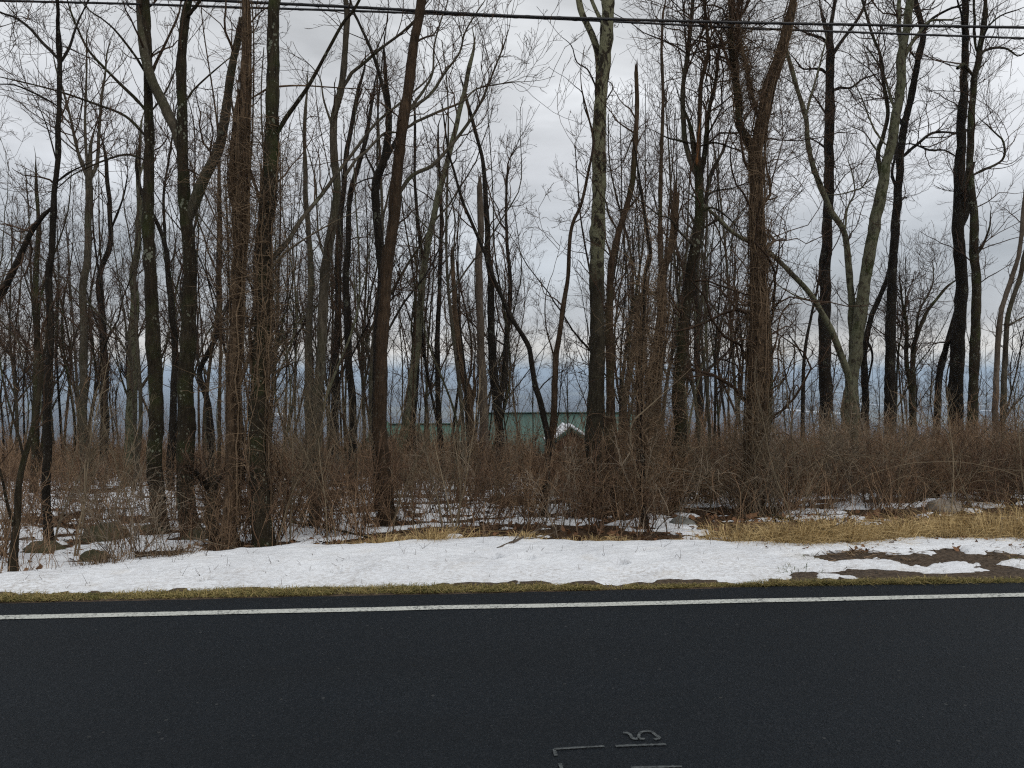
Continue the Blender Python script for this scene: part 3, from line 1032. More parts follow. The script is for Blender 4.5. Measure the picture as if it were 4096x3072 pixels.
def tree(name, label, D, bark, pix, w, limbs=(), dens=1.0, length=1.2, kids=(4, 3), vine=None, broken=False, low=0.25, group=None, cat='tree', limb_bark=None, up=0.10, gnarl=0.2, lean=0.0):
    step = 0.05 if D < 11 else 0.12
    pts, rad = stem_path(pix, D, lean, w[0], w[1], step, True, not broken)
    foot = np.array((pts[0, 0], pts[0, 1], pts[0, 2] + 0.12))
    if D < 14:
        FEET.append((float(foot[0]), float(foot[1]), float(rad[2])))
    root = tag(empty(name, foot), label, cat, group)
    sides = 14 if D < 11 else 9
    g = Geo()
    g.tubes(pts, rad, sides, 0.13)
    if broken:                                          # a splintered top
        n = 7
        a = np.arange(n) * 2 * math.pi / n
        st = pts[-1] + np.stack([np.cos(a), np.sin(a), 0 * a], 1) * rad[-1] * 0.6
        p, r = grow(st, np.tile(UP, (n, 1)) + R.normal(size=(n, 3)) * 0.12, rad[-1] * (2 + 5 * R.random(n)), np.full(n, rad[-1] * 0.42), 3, 0.08, 0, 0.08)
        g.tubes(p, r, 4)
    obj('trunk', g.mesh('trunk', M[bark], True, foot), root)
    stems = [(pts[len(pts) // 8:], rad[len(rad) // 8:], 0.45, 0.7)]
    for lb in limbs:
        lp, w0, w1 = lb[0], lb[1], lb[2]
        dz = lb[3] if len(lb) > 3 else float(R.uniform(-0.1, 0.12)) * D * 0.6
        lm = M[lb[4]] if len(lb) > 4 else M[limb_bark or bark]
        # the limb starts inside the trunk at its own height
        a0 = at_y(lp[0][0], lp[0][1], D)
        i = int(np.argmin(np.abs(pts[:, 2] - a0[2]) + np.abs(pts[:, 0] - a0[0])))
        d_at = float(pts[i, 1])
        p2, r2 = stem_path(lp, d_at, dz, w0, w1, step, False, w1 < 11)
        # it grows out of the trunk from a little lower down
        j = int(np.argmin(np.abs(pts[:, 2] - (p2[0, 2] - 2.6 * r2[0] - 0.04))))
        if pts[j, 2] < p2[0, 2]:
            q = crsub([pts[j], p2[0] * 0.55 + pts[j] * 0.45, p2[min(3, len(p2) - 1)]], 8)
            m = min(3, len(p2) - 1)
            p2 = np.concatenate([q[:-1], p2[m:]])
            r2 = np.concatenate([np.linspace(0.55, 1.0, 7) * r2[0], r2[m:]])
        g = Geo()
        g.tubes(p2, r2, 10 if D < 11 else 7, 0.08)
        obj('limb', g.mesh('limb', lm, True, foot), root)
        stems.append((p2, r2, 1.7, 1.0))
    if dens:
        g = Geo()
        if dens > 0.5:
            dens, length = dens * (1.6 if D < 12 else 1.15), length * 1.3
        crown_tubes(g, stems, D, dens, length, kids, up, low, gnarl + 0.04)
        obj('crown', g.mesh('crown', M['twig'] if D < 12 else M['twig_far'], True, foot), root)
    if vine:
        g = Geo()
        vine_tubes(g, pts, rad, D, vine[0], vine[1], vine[2] if len(vine) > 2 else (0, 1))
        for q in (vine[3] if len(vine) > 3 else ()):
            vine_tubes(g, stems[q][0], stems[q][1], D, vine[0] // 3, vine[1] // 3, (0, 0.8))
        obj('vine', g.mesh('vine', M['vine'], True, foot), root)
    return root


# ------------------------------------------------------------------ the trees one can tell apart
tree('bare_tree', 'thin black trunk nearest the far left end with a leafless forked top', 8.2, 'black',
     C(5, '230 1240 222 1120 215 1000 230 800 225 600 235 400 240 200 232 0') + C(1, '275 1550 285 1400 292 1200 300 1050 315 960 318 860 320 720 328 600 330 400 322 300'), (30, 16),
     [(C(1, '322 320 300 320 240 240 170 160 90 100 -20 55'), 13, 6), (C(1, '324 350 345 330 380 270 410 180 440 100 470 40'), 12, 5),
      (C(1, '322 320 320 200 318 100 318 10'), 14, 11), (C(1, '300 1120 250 1180 205 1235 160 1310 100 1450 40 1570 -30 1690'), 15, 26, 0.2),
      (C(1, '325 985 370 960 430 930 500 900'), 9, 3), (C(1, '300 560 200 520 80 470 -20 465'), 8, 4), (C(1, '310 880 260 700 200 560 150 470'), 6, 2)],
     dens=2.2, length=0.9)
tree('bare_tree', 'slim grey tree parting into three upright stems left of the dark straight trunks', 16, 'grey',
     C(5, '398 700 396 500 398 300 392 100') + C(1, '478 1550 484 1400 490 1250 495 1100 492 990'), (30, 24),
     [(C(1, '490 1000 470 930 430 840 390 650 350 500 310 380'), 14, 6), (C(1, '492 1010 530 940 545 800 560 550 580 420 590 300'), 14, 6),
      (C(1, '492 1000 480 900 470 700 478 400 480 200'), 12, 5)], dens=2.6, length=1.3)
tree('bare_tree', 'straight dark trunk with pale lichen dots, limbs reaching to the upper left', 9.2, 'dark',
     C(5, '750 1140 742 1000 740 850 738 600 728 300 712 0') + C(1, '823 1400 822 1200 823 900 822 600 818 400 815 200 812 0 810 -60'), (58, 26),
     [(C(1, '800 590 700 500 600 400 490 280 430 160 390 60'), 13, 6), (C(1, '800 740 690 640 540 580 340 510 150 460 20 430'), 11, 4),
      (C(1, '800 870 700 855 600 880 500 920 400 970 330 1030'), 9, 4), (C(1, '835 610 880 560 930 480 990 330'), 8, 3),
      (C(1, '830 420 870 330 930 210 985 90 1000 20'), 12, 6, 0.3, 'red'), (C(1, '805 400 740 300 640 170 560 100 460 20'), 10, 4)],
     dens=1.7, length=0.9)
tree('forked_tree', 'mossy brown trunk forking twice into thick smooth limbs above eye height', 8.8, 'dark',
     C(5, '900 1180 890 1030 885 900 885 600 890 300 895 0') + C(1, '1037 1400 1033 1200 1022 1060 1010 900 1005 720 1010 560 1005 400 1010 250 1025 100 1040 0'), (66, 30),
     [(C(1, '1000 800 985 730 900 560 835 420 795 250 785 100 780 0'), 42, 30, 0.5, 'grey'), (C(1, '1045 1180 1075 1100 1120 1000 1200 830 1235 680 1260 500 1290 350 1320 220 1345 100 1360 20'), 42, 24, -0.6, 'grey'),
      (C(1, '1030 560 1060 510 1130 440 1210 370 1270 320'), 9, 4), (C(1, '1010 100 1050 60 1100 10'), 16, 12)],
     dens=1.2, length=0.8)
tree('vine_covered_tree', 'reddish trunk wrapped in shaggy climbing vines beside the twice-forked mossy tree', 7.9, 'strip',
     C(5, '1090 1270 1095 1100 1100 800 1110 500 1125 200 1130 0') + C(1, '1345 1500 1345 1300 1350 1000 1352 800 1358 600 1363 400 1365 200 1366 60 1366 0'), (56, 32),
     [(C(1, '1330 1500 1310 1200 1290 1000 1300 800 1310 650 1330 500'), 38, 24, 0.1), (C(2, '20 535 100 490 220 474 350 476 480 485 580 490'), 8, 4)],
     dens=1.4, length=0.6, vine=(26, 800, (0.0, 0.95), (1,)))
tree('bare_tree', 'lichen speckled dark trunk with brushy vines round its lower half', 7.7, 'dark',
     C(6, '55 1250 45 1100 45 1000 40 700 50 400 65 0') + C(2, '72 1600 80 1400 85 1250 100 1130 120 1000 127 800 130 500 135 200 140 0'), (72, 42),
     [(C(2, '150 740 200 650 320 480 430 280 520 120 600 10'), 17, 10), (C(2, '90 1460 200 1350 280 1220 400 1070 480 960 590 820 700 680 830 570 960 460'), 18, 7, 0.8, 'grey'),
      (C(2, '100 1510 180 1410 260 1350 390 1270 520 1200'), 10, 4, -0.5, 'sapling'), (C(2, '70 1120 75 1000 90 870 110 780'), 20, 12, 0.4)],
     dens=0.9, length=0.8, vine=(22, 800, (0.05, 0.55)))
tree('tree_stump', 'leaning grey stub with a torn dead crown of twigs near the mossy forked tree', 8.2, 'grey',
     C(0, '862 2168 850 2110 845 2040 846 1980 850 1945'), (46, 36), [(C(0, '850 1960 820 1925 790 1895 740 1862'), 26, 12, -0.2, 'black'), (C(0, '850 1960 890 1900 930 1890 970 1915'), 14, 6, -0.2)],
     dens=9, length=0.3, vine=(14, 160), broken=True, cat='stump')
tree('bare_tree', 'tall grey trunk bending gently leftward low down, behind brown brush', 9.1, 'grey',
     C(6, '318 1150 315 1150 320 900 325 600 335 400 345 200 355 0') + C(2, '425 1500 430 1400 470 1150 480 1000 465 850 465 650 500 500 525 300 535 100 545 0'), (44, 22),
     [(C(2, '525 470 545 420 640 340 720 270 840 180 930 90'), 14, 8), (C(2, '468 740 440 740 410 560 390 440 350 380'), 10, 4)],
     dens=1.3, length=0.9)
tree('bare_tree', 'slim trunk with thin pale bark immediately left of the tall bending grey trunk', 14, 'grey',
     C(6, '280 700 278 400 285 200 292 0') + C(2, '340 1500 328 1380 315 1300 310 1100 305 900 300 750 308 600'), (32, 12), [], dens=3.5, length=1.0)
tree('bare_tree', 'dark slim trunk with a small curved side stem low on its right', 16, 'black',
     C(6, '402 740 400 600 408 400 418 200 420 0') + C(2, '493 1500 490 1400 500 1200 522 1050 530 900 560 700 600 500'), (32, 14), [(C(6, '412 515 440 475 455 380'), 9, 5)], dens=3.0, length=1.2)
tree('bare_tree', 'dark trunk curving in an S between the slim side-stemmed trunk and the reddish leaner', 13, 'black',
     C(6, '490 800 490 700 480 550 468 400 460 200 455 0') + C(2, '533 1500 540 1350 545 1200 560 1050 590 950 640 770 670 600'), (32, 14), [(C(2, '548 1190 580 1030 650 990 740 970 830 940'), 8, 3)], dens=2.6, length=1.2)
tree('leaning_tree', 'tall reddish brown trunk leaning right with long arching limbs over the sky', 8.4, 'red',
     C(6, '648 1200 640 1100 630 900 620 700 622 500 625 350 640 150 650 0') + C(2, '780 1450 795 1250 810 1050 830 850 850 680 880 480 905 300 930 130 945 0'), (56, 34),
     [(C(2, '825 1065 900 970 1000 920 1080 840 1120 790 1200 690 1280 560 1320 460 1400 260'), 17, 6, 0.9), (C(2, '860 700 950 660 1060 610 1180 560 1260 490 1450 455'), 12, 4, 0.7),
      (C(2, '875 610 1000 520 1080 400 1160 290 1190 180 1260 60'), 13, 5, 0.5), (C(2, '885 600 960 500 1010 400 1020 250 1060 100 1090 20'), 11, 5, 0.8),
      (C(2, '820 720 740 740 640 840 590 880 520 980'), 9, 12, -0.6)], dens=2.3, length=0.8, limb_bark='grey')
tree('bare_tree', 'black crooked trunk tucked behind the tall reddish leaner, parting near its top', 9.8, 'black',
     C(6, '612 900 605 700 605 500 615 250') + C(2, '742 1600 740 1500 715 1300 700 1150 700 1000 740 900 768 760 770 650'), (44, 26),
     [(C(2, '770 660 740 500 690 330 650 230 600 120 560 20'), 16, 8), (C(2, '740 905 780 830 830 730 870 600'), 18, 10), (C(2, '700 1020 680 940 640 850 640 760'), 10, 5)], dens=1.8, length=1.0)
tree('bare_tree', 'mossy trunk slanting up to the right, in the gap right of the reddish leaner', 14, 'mossy',
     C(6, '718 830 735 780 755 650 770 500 790 350 810 150 820 0') + C(2, '953 1560 955 1500 985 1350 1010 1250 1040 1080 1075 950 1100 850 1130 750 1160 600 1190 480 1220 350 1245 320'), (34, 16), [], dens=2.8, length=1.2)
tree('bare_tree', 'thin dark trunk rising close beside the slanting mossy trunk', 15, 'black',
     C(6, '770 800 772 700 790 450 800 200') + C(2, '955 1450 935 1300 915 1200 912 1000 910 900 912 650 915 560'), (22, 9), [], dens=3.5, length=1.0)
tree('bare_tree', 'straight dark pole of a trunk before the left house\'s green roof', 18, 'black',
     C(6, '905 790 898 700 895 600 892 450 890 300 900 100') + C(2, '1050 1500 1060 1250 1050 1000 1040 800'), (24, 10), [], dens=3.2, length=1.3)
tree('tree_snag', 'dead brown snag with a jagged broken top between two house roofs', 13.5, 'strip',
     C(6, '1070 850 1050 700 1040 560 1010 470 985 400 975 200') + C(2, '1130 1600 1122 1500 1118 1400 1117 1345'), (30, 15), [(C(6, '1050 640 1075 580 1060 500 1062 440'), 16, 8)], dens=2.2, length=0.6, broken=True, vine=(18, 140, (0.1, 0.8)), cat='dead tree')
tree('tree_snag', 'pale barkless snag ending in a ragged point, beside the jagged brown snag', 14, 'snag',
     C(6, '1112 850 1105 600 1100 400 1095 200 1085 0') + C(2, '1270 1600 1275 1300 1272 1150 1270 1030'), (36, 22), [], dens=1.0, length=0.7, broken=True, cat='dead tree')
tree('forked_tree', 'dark trunk forking low into a narrow V before the broad green roof', 15, 'black',
     C(6, '1187 830 1180 700 1165 550 1150 400 1145 200 1140 0') + C(2, '1328 1600 1315 1400 1310 1200 1300 1000 1280 850 1240 700 1200 560'), (38, 12),
     [(C(6, '1185 600 1205 500 1212 400 1225 200 1232 50') + C(2, '1420 1300 1415 1150 1425 950'), 26, 8, 0.6)], dens=2.4, length=1.2)
tree('leaning_tree', 'black trunk bowing leftward in a long arc, sharing its foot with a straighter stem', 8.8, 'black',
     C(7, '200 1180 210 1080 220 930 230 800 215 720 195 620 165 520 150 430 130 330 95 250 50 190 0 130') + C(2, '1350 1540 1300 1400 1230 1240 1170 1100 1130 950 1100 850 1080 720'), (27, 7), [(C(7, '180 540 250 480 290 460'), 6, 3)], dens=1.8, length=0.8)
tree('bare_tree', 'thin reddish stem snaking up to the lichen trunk beside the bowed black trunk', 8.9, 'red',
     C(7, '226 900 235 800 250 700 262 500 265 380 290 220 310 100 325 0') + C(3, '360 1550 375 1480 385 1350 405 1230 450 1130 450 1030 490 950 505 850 515 790 515 750 490 650 465 560 455 510 410 475'), (28, 5),
     [(C(7, '262 400 220 250 215 120 235 30'), 7, 3)], dens=1.6, length=0.7, up=0.04, gnarl=0.3)
tree('lichen_tree', 'tall trunk plated in pale green lichen, dark and wet toward its foot', 9.2, 'lichen',
     C(7, '450 1160 450 1000 450 800 455 600 465 300 465 0') + C(3, '542 1550 545 1400 550 1200 555 1000 555 800 560 600 570 450 580 300 590 150 600 0'), (68, 46),
     [(C(3, '560 620 542 520 545 400 535 280 500 180 460 90 440 0'), 26, 24, 0.25), (C(3, '575 130 545 85 520 30 500 -20'), 16, 14, 0.3),
      (C(3, '530 490 490 390 430 350 410 300 400 260 375 230'), 7, 3, -0.4, 'black'), (C(3, '520 760 490 660 465 590 455 515 415 478'), 7, 3, -0.3, 'black'), (C(3, '595 560 625 480 600 450 560 440'), 6, 3, 0.1, 'black')],
     dens=0.35, length=0.6, gnarl=0.3)
tree('bare_tree', 'crooked dark trunk with broken tip, close on the right of the lichen trunk', 8.6, 'brown',
     C(7, '560 1200 555 1100 540 950 520 800 520 600 520 300 525 0') + C(3, '610 1500 640 1350 660 1250 700 1150 735 1000 750 800 760 600 755 400 780 300'), (42, 15),
     [(C(3, '745 720 700 850 660 920 610 945'), 7, 3), (C(3, '642 1260 600 1180 590 1120 560 1080'), 10, 5), (C(3, '705 1150 770 1080 765 1030'), 9, 4)], dens=2.4, length=0.9, broken=True)
tree('bare_tree', 'slender straight brown tree, much branched, between the lichen tree and forked scarred tree', 15, 'brown',
     C(7, '600 800 590 600 640 300 660 100') + C(3, '885 1600 885 1300 885 1200 890 900 900 600 895 300 900 100 900 0'), (26, 10), [], dens=2.8, length=1.5)
tree('vine_covered_tree', 'twisted dark trunk strangled by vines just behind the snow bank', 7.9, 'black',
     C(7, '682 1240 680 1100 678 1000 665 870 655 800 660 500 680 200 690 0') + C(3, '840 1580 830 1400 800 1200 780 1050'), (30, 10),
     [(C(7, '672 1000 640 900 620 800 630 700 690 640'), 9, 6, -0.2, 'sapling')], dens=2.5, length=0.6, vine=(24, 700, (0.02, 0.85)))
tree('vine_covered_tree', 'stout brown vine-hung trunk with snapped top behind the twisted strangled one', 9.2, 'strip',
     C(7, '720 1160 710 950 700 800 720 650 745 400 765 200 770 0') + C(3, '938 1600 942 1450 960 1300 968 1200 975 1105'), (50, 26),
     [(C(7, '700 830 690 700 680 600 640 500 560 490'), 12, 5, -0.3, 'grey')], dens=1.6, length=0.8, vine=(24, 700, (0.02, 0.8)), broken=True)
tree('forked_tree', 'dark tree scarred orange at the fork, its grey limbs spreading upward', 9.4, 'dark',
     C(7, '820 1160 825 1050 840 900 855 750 855 550 865 350 885 150 900 0') + C(3, '1065 1560 1070 1500 1090 1300 1100 1100 1098 1000 1095 930'), (56, 32),
     [(C(3, '1098 980 1060 900 1020 760 1010 600 1020 430 1040 300 1060 100 1070 0'), 22, 14, 0.5, 'grey'), (C(3, '1094 960 1096 850 1104 720 1107 600 1115 450 1150 300 1145 150 1130 0'), 20, 12, -0.3, 'brown'), (C(3, '1091 950 1093 860 1098 790 1101 735'), 17, 5, -0.12, 'orange'),
      (C(3, '1098 1000 1130 860 1150 650 1190 450 1205 300'), 22, 10, 0.4), (C(3, '1090 1370 1000 1290 940 1210 880 1190 800 1130'), 12, 5, -0.7, 'grey'),
      (C(3, '1110 1120 1180 1060 1290 1040 1390 1000'), 9, 4, 0.5), (C(3, '1040 780 950 770 880 740'), 9, 4), (C(3, '1085 1180 1180 1150 1290 1230 1330 1290'), 9, 4), (C(3, '1100 800 1200 790 1320 830 1380 815'), 9, 4)], dens=3.0, length=1.3)
tree('bare_tree', 'straight dark trunk seen close behind the orange scarred forked tree', 17, 'black',
     C(7, '942 850 945 700 940 500 935 250 930 0') + C(3, '1105 1480 1120 1250 1160 1000 1200 900 1260 860'), (32, 14), [(C(7, '940 480 990 440 1060 380 1120 330'), 10, 5), (C(3, '1120 1250 1200 1200 1290 1290'), 12, 5)], dens=2.6, length=1.4)
tree('vine_covered_tree', 'thick barkless trunk draped in stringy vines, leaning right near its top', 9.0, 'strip',
     C(7, '1200 1120 1205 900 1215 600 1225 300 1225 0') + C(3, '1440 1600 1430 1300 1412 1100 1420 900 1430 750 1450 620 1480 500') + C(4, '150 370 190 230 220 100 235 0'), (90, 36),
     [(C(3, '1425 960 1390 800 1330 700 1320 550 1300 400 1280 200 1280 0'), 32, 24, 0.4, 'dark'), (C(4, '45 640 20 560 0 480 -30 330 -60 200'), 14, 8, 0.3), (C(7, '1240 940 1265 700 1275 400 1262 150'), 40, 34, 0.5, 'dark'),
      (C(3, '1460 1130 1490 1090 1490 1000'), 14, 9, 0.1), (C(4, '100 1360 130 1330 105 1290'), 14, 8)],
     dens=3.6, length=1.5, vine=(34, 1500, (0.0, 0.97), (2, 1)), gnarl=0.3, up=0.02)
tree('leaning_tree', 'grey green trunk stooping left across the open sky toward the vine-draped trunk', 14, 'mossy',
     C(8, '490 700 475 500 440 400 380 250 300 110 200 0') + C(4, '200 1490 110 1400 30 1340') + C(3, '1290 1290 1200 1200 1140 1130'), (30, 14), [(C(8, '310 120 240 110 150 60'), 8, 4)], dens=1.6, length=1.1, up=0.14)
tree('leaning_tree', 'long leaning trunk crossing the straight dark one, meeting the lichen fork below', 20.3, 'mossy',
     C(8, '505 780 495 600 490 350 485 200 470 0') + C(4, '545 1450 520 1290 450 1180 400 1050 350 920 320 780 310 650 260 480 210 300'), (34, 15),
     [(C(4, '312 640 335 540 380 380 420 220'), 11, 5), (C(4, '405 1010 350 960 340 920'), 10, 6), (C(4, '525 1270 540 1150 580 1060 560 940 545 900'), 9, 4), (C(4, '580 1070 640 1010 700 870'), 7, 3)], dens=2.2, length=1.9)
tree('bare_tree', 'straight black trunk rising alone with a high three-way crown in the open sky', 22, 'black',
     C(8, '358 830 357 600 355 300 355 0') + C(4, '420 1500 425 1300 435 1000 438 700 440 450 445 290'), (50, 32),
     [(C(4, '442 320 430 250 400 210 330 190 250 150'), 14, 6), (C(4, '446 310 460 290 520 210 580 130 620 60 640 0'), 16, 9), (C(4, '445 300 445 200 455 100 470 0'), 18, 14),
      (C(4, '445 500 490 485 560 485 620 440 700 410'), 12, 5), (C(4, '440 410 400 383 350 380 290 380 250 330'), 11, 5), (C(4, '430 820 380 790 330 760'), 9, 4), (C(4, '432 650 380 570 330 500'), 8, 4)], dens=2.4, length=2.1)
tree('lichen_tree', 'pale lichen-clad trunk slanting right, forked at its foot with the long leaner', 20, 'mossy',
     C(8, '455 850 470 600 490 450 510 300 530 150 550 0') + C(4, '640 1550 660 1400 700 1200 740 980 770 850 800 700 830 500 840 300 850 200 880 50 890 0'), (56, 30),
     [(C(4, '845 260 830 190 822 120 822 0'), 20, 15), (C(4, '850 330 880 260 930 190 990 120 1060 110 1105 110'), 18, 7, 0.8), (C(4, '735 1000 705 940 710 850 740 750 765 620 740 450 720 300 680 200 640 120 620 0'), 20, 8, 0.9, 'dark'),
      (C(4, '790 590 760 470 720 370 650 270'), 12, 5), (C(4, '715 780 660 650 600 500 540 400'), 8, 3), (C(4, '700 850 640 740 560 700'), 7, 3)], dens=2.2, length=2.0)
tree('bare_tree', 'slim black trunk right of the slanting lichen trunk, branching widely at half height', 22, 'black',
     C(8, '668 800 665 600 665 400 668 200 675 0') + C(4, '795 1500 800 1300 815 1100 830 900 850 720 880 600 905 450 930 320 955 200 930 150 915 0'), (44, 20),
     [(C(4, '845 860 920 800 1000 740 1060 730 1150 735 1210 720'), 14, 6, 0.9), (C(4, '940 790 990 830 1070 830 1140 870 1190 960'), 8, 4, 0.4), (C(4, '800 1030 785 960 800 870 815 760 812 690'), 12, 7),
      (C(4, '925 330 890 290 880 260'), 8, 4), (C(4, '950 190 1000 110 1100 50 1200 10'), 13, 7), (C(4, '850 700 820 640 790 570'), 12, 6), (C(4, '835 1110 860 1090'), 9, 5)], dens=2.4, length=2.1)
tree('bare_tree', 'stout dark trunk, the thicker of the close pair standing against open sky', 21, 'black',
     C(8, '978 800 975 600 985 400 995 200 1005 0') + C(4, '1160 1550 1155 1400 1155 1200 1160 1000 1165 800 1175 600 1185 400 1190 200 1190 0'), (62, 22),
     [(C(4, '1160 1250 1190 1180 1205 1050 1220 900'), 34, 26, 0.2), (C(4, '1190 200 1170 80 1150 10'), 10, 7), (C(4, '1170 590 1150 590'), 14, 10), (C(8, '975 270 940 300 915 400'), 18, 22)], dens=1.6, length=1.9)
tree('bare_tree', 'slimmer dark trunk of the close pair, hooked limb near the cables', 20.4, 'dark',
     C(8, '1052 780 1060 550 1070 350 1075 150 1075 0') + C(4, '1255 1600 1240 1400 1240 1200 1225 1080 1215 950 1222 760 1225 650 1240 450 1255 350 1280 230 1300 100 1320 0'), (42, 20),
     [(C(4, '1228 400 1215 360 1180 355 1145 378'), 14, 12, -0.3), (C(4, '1245 330 1220 340 1280 290 1350 265 1420 270 1480 310 1520 290'), 13, 5, 0.4), (C(4, '1235 955 1340 920 1405 870 1400 780 1360 740 1310 690'), 12, 5, 0.4),
      (C(4, '1245 1420 1290 1350 1325 1255'), 12, 7), (C(4, '1270 280 1310 160 1380 90 1460 60'), 10, 5), (C(4, '1300 130 1310 60 1300 0'), 10, 7), (C(4, '1235 250 1245 120 1240 0'), 13, 9)], dens=2.4, length=2.0)
tree('bare_tree', 'small dark trunk leaning into the stout one of the close pair', 22.5, 'black',
     C(8, '885 780 890 650 900 480 930 350 962 250 975 190'), (30, 20), [], dens=0.8, length=1.0)
tree('bare_tree', 'thin tan-patched tree at the far right edge, parted from its twin stem', 17, 'snag',
     C(8, '1158 820 1165 600 1175 400 1185 200 1210 100 1250 30') + C(4, '1470 1480 1500 1300 1515 1150'), (26, 15), [], dens=2.8, length=1.3)
tree('bare_tree', 'thin grey twin stem at the far right edge beside the tan-patched tree', 17.5, 'grey',
     C(8, '1190 760 1205 500 1215 300 1235 150 1280 20') + C(4, '1510 1440'), (24, 16), [(C(8, '1190 700 1250 620 1310 560'), 10, 6), (C(8, '1220 240 1260 220 1310 190'), 9, 5)], dens=2.6, length=1.3)
tree('bare_tree', 'thin dark trunk against valley haze right of the vine-draped trunk', 17, 'black',
     C(8, '250 860 250 600 260 350 290 200 312 100 330 0'), (18, 9), [(C(8, '258 400 220 330 180 280'), 7, 3)], dens=4.0, length=1.1)
tree('bare_tree', 'black trunk hidden behind the pale slanting lichen trunk, curving right', 23, 'black',
     C(8, '545 820 548 600 540 420 560 250 610 120 650 20') + C(4, '770 1500 800 1400'), (34, 15), [(C(8, '555 300 580 380 565 480'), 10, 7)], dens=2.0, length=1.6)
tree('forked_tree', 'small spreading twin-stemmed tree between the wide-branching black trunk and close pair', 24, 'dark',
     C(8, '775 780 770 560 772 400 790 290 830 190 890 110 930 60'), (30, 10), [(C(8, '772 560 745 420 745 250 725 150 715 60'), 22, 8), (C(8, '790 290 800 180 860 60 870 -20'), 10, 5), (C(8, '745 330 720 260 690 220'), 9, 4)], dens=5.0, length=1.7)
tree('bare_tree', 'greenish lichened trunk in the dark stand left of the straight spotted trunk', 17, 'mossy',
     C(5, '620 800 625 600 635 300 640 100 632 0') + C(1, '738 1600 760 1400 772 1200 765 1000 770 850'), (44, 14), [(C(5, '615 600 580 500 560 420'), 9, 5), (C(1, '770 980 800 880 840 820'), 9, 4)], dens=2.2, length=1.3)
tree('bare_tree', 'dark trunk with high forking crown standing amid the crowded stand on the left', 20, 'black',
     C(5, '493 780 495 400 485 200 470 0') + C(1, '545 1560 580 1480 610 1350 620 1250 605 1120 590 1050 585 900'), (30, 13), [(C(1, '618 1260 680 1100 700 1000'), 9, 5)], dens=3.0, length=1.4)
tree('bare_tree', 'dim straight trunk in the dusky brush near the leftmost thin black tree', 15, 'dark',
     C(5, '170 820 175 500 175 300 172 0') + C(1, '205 1500 215 1250 200 1050'), (28, 12), [], dens=3.2, length=1.1)
tree('bare_tree', 'dark trunk kinked to the left between the spotted trunk and mossy forked tree', 15, 'black',
     C(5, '815 780 828 500 830 380 815 150 795 0') + C(1, '940 1620 920 1400 890 1280 860 1200 790 1080 760 950'), (28, 12), [(C(1, '915 1330 905 1100 940 850 970 620'), 12, 5)], dens=2.6, length=1.2)
tree('bare_tree', 'crooked thin dark tree showing between the mossy fork and vine-wrapped trunk', 17, 'black',
     C(5, '995 760 990 650 970 550 950 450 980 380 1030 280 1045 120 1042 0') + C(1, '1222 1500 1220 1300 1215 1000 1210 850'), (24, 11), [(C(5, '955 440 930 350 940 200'), 10, 5)], dens=2.6, length=1.2)
tree('bare_tree', 'small dark trunk at the front edge of the snow in the bottom left corner', 7.0, 'dark',
     C(0, '58 2275 60 2190 66 2110 76 1944 100 1830 125 1740 150 1600 165 1480'), (30, 12), [(C(0, '62 2120 30 2020 5 1900 -40 1780'), 12, 6), (C(0, '100 1830 60 1700 20 1560 0 1450'), 10, 5)], dens=2.5, length=0.7)


# ------------------------------------------------------------------ slim trees farther back, copied from a few of their kind
def slim_tree_proto(i, sparse=False):
    h = 10.0
    k = 40
    z = np.linspace(-0.3, h, k)
    ph = R.random() * 60
    amp = 0.25 + 0.35 * R.random()
    x = amp * 2 * (vnoise(z * 0.28 + ph, z * 0, 1) - vnoise(np.zeros(1) + ph, np.zeros(1), 1)[0]) + 0.05 * z * R.normal() * 0.5
    y = amp * 2 * (vnoise(z * 0.28 + ph, z * 0 + 9, 2) - vnoise(np.zeros(1) + ph, np.zeros(1) + 9, 2)[0])
    pts = np.stack([x, y, z], 1)
    r0 = 0.034 + 0.02 * R.random() if sparse else 0.042 + 0.035 * R.random()
    rad = r0 * (1 - 0.8 * np.linspace(0, 1, k)) * (1 + 0.3 * np.exp(-(z + 0.3) / 0.3))
    g = Geo()
    g.tubes(pts, rad, 8, 0.08)
    stems = [(pts[9:], rad[9:], 1.0, 1.0)]
    for f in range(R.integers(1, 4)):
        j = R.integers(12, 26)
        d = R.normal(size=3) * np.array((0.5, 0.5, 0)) + UP
        p, r = grow(pts[j:j + 1], (d / np.linalg.norm(d))[None], np.array([h - z[j]]) * 0.85, np.array([rad[j] * 0.7]), 16, 0.10, 0.05, 0.2)
        g.tubes(p, r, 7, 0.06)
        stems.append((p[0], r[0], 1.2, 0.9))
    tm = g.mesh('slim_trunk', M[['black', 'dark', 'brown', 'grey', 'black', 'mossy', 'black', 'brown', 'dark', 'grey'][i % 10]])
    g = Geo()
    if sparse:
        crown_tubes(g, stems, 14, 1.9, 1.3, (3.5, 2), 0.10, 0.10, 0.24)
    else:
        crown_tubes(g, stems, 20, 2.7, 1.7, (4.5, 2.6), 0.10, 0.08, 0.24)
    return tm, g.mesh('slim_crown', M['twig_far'])


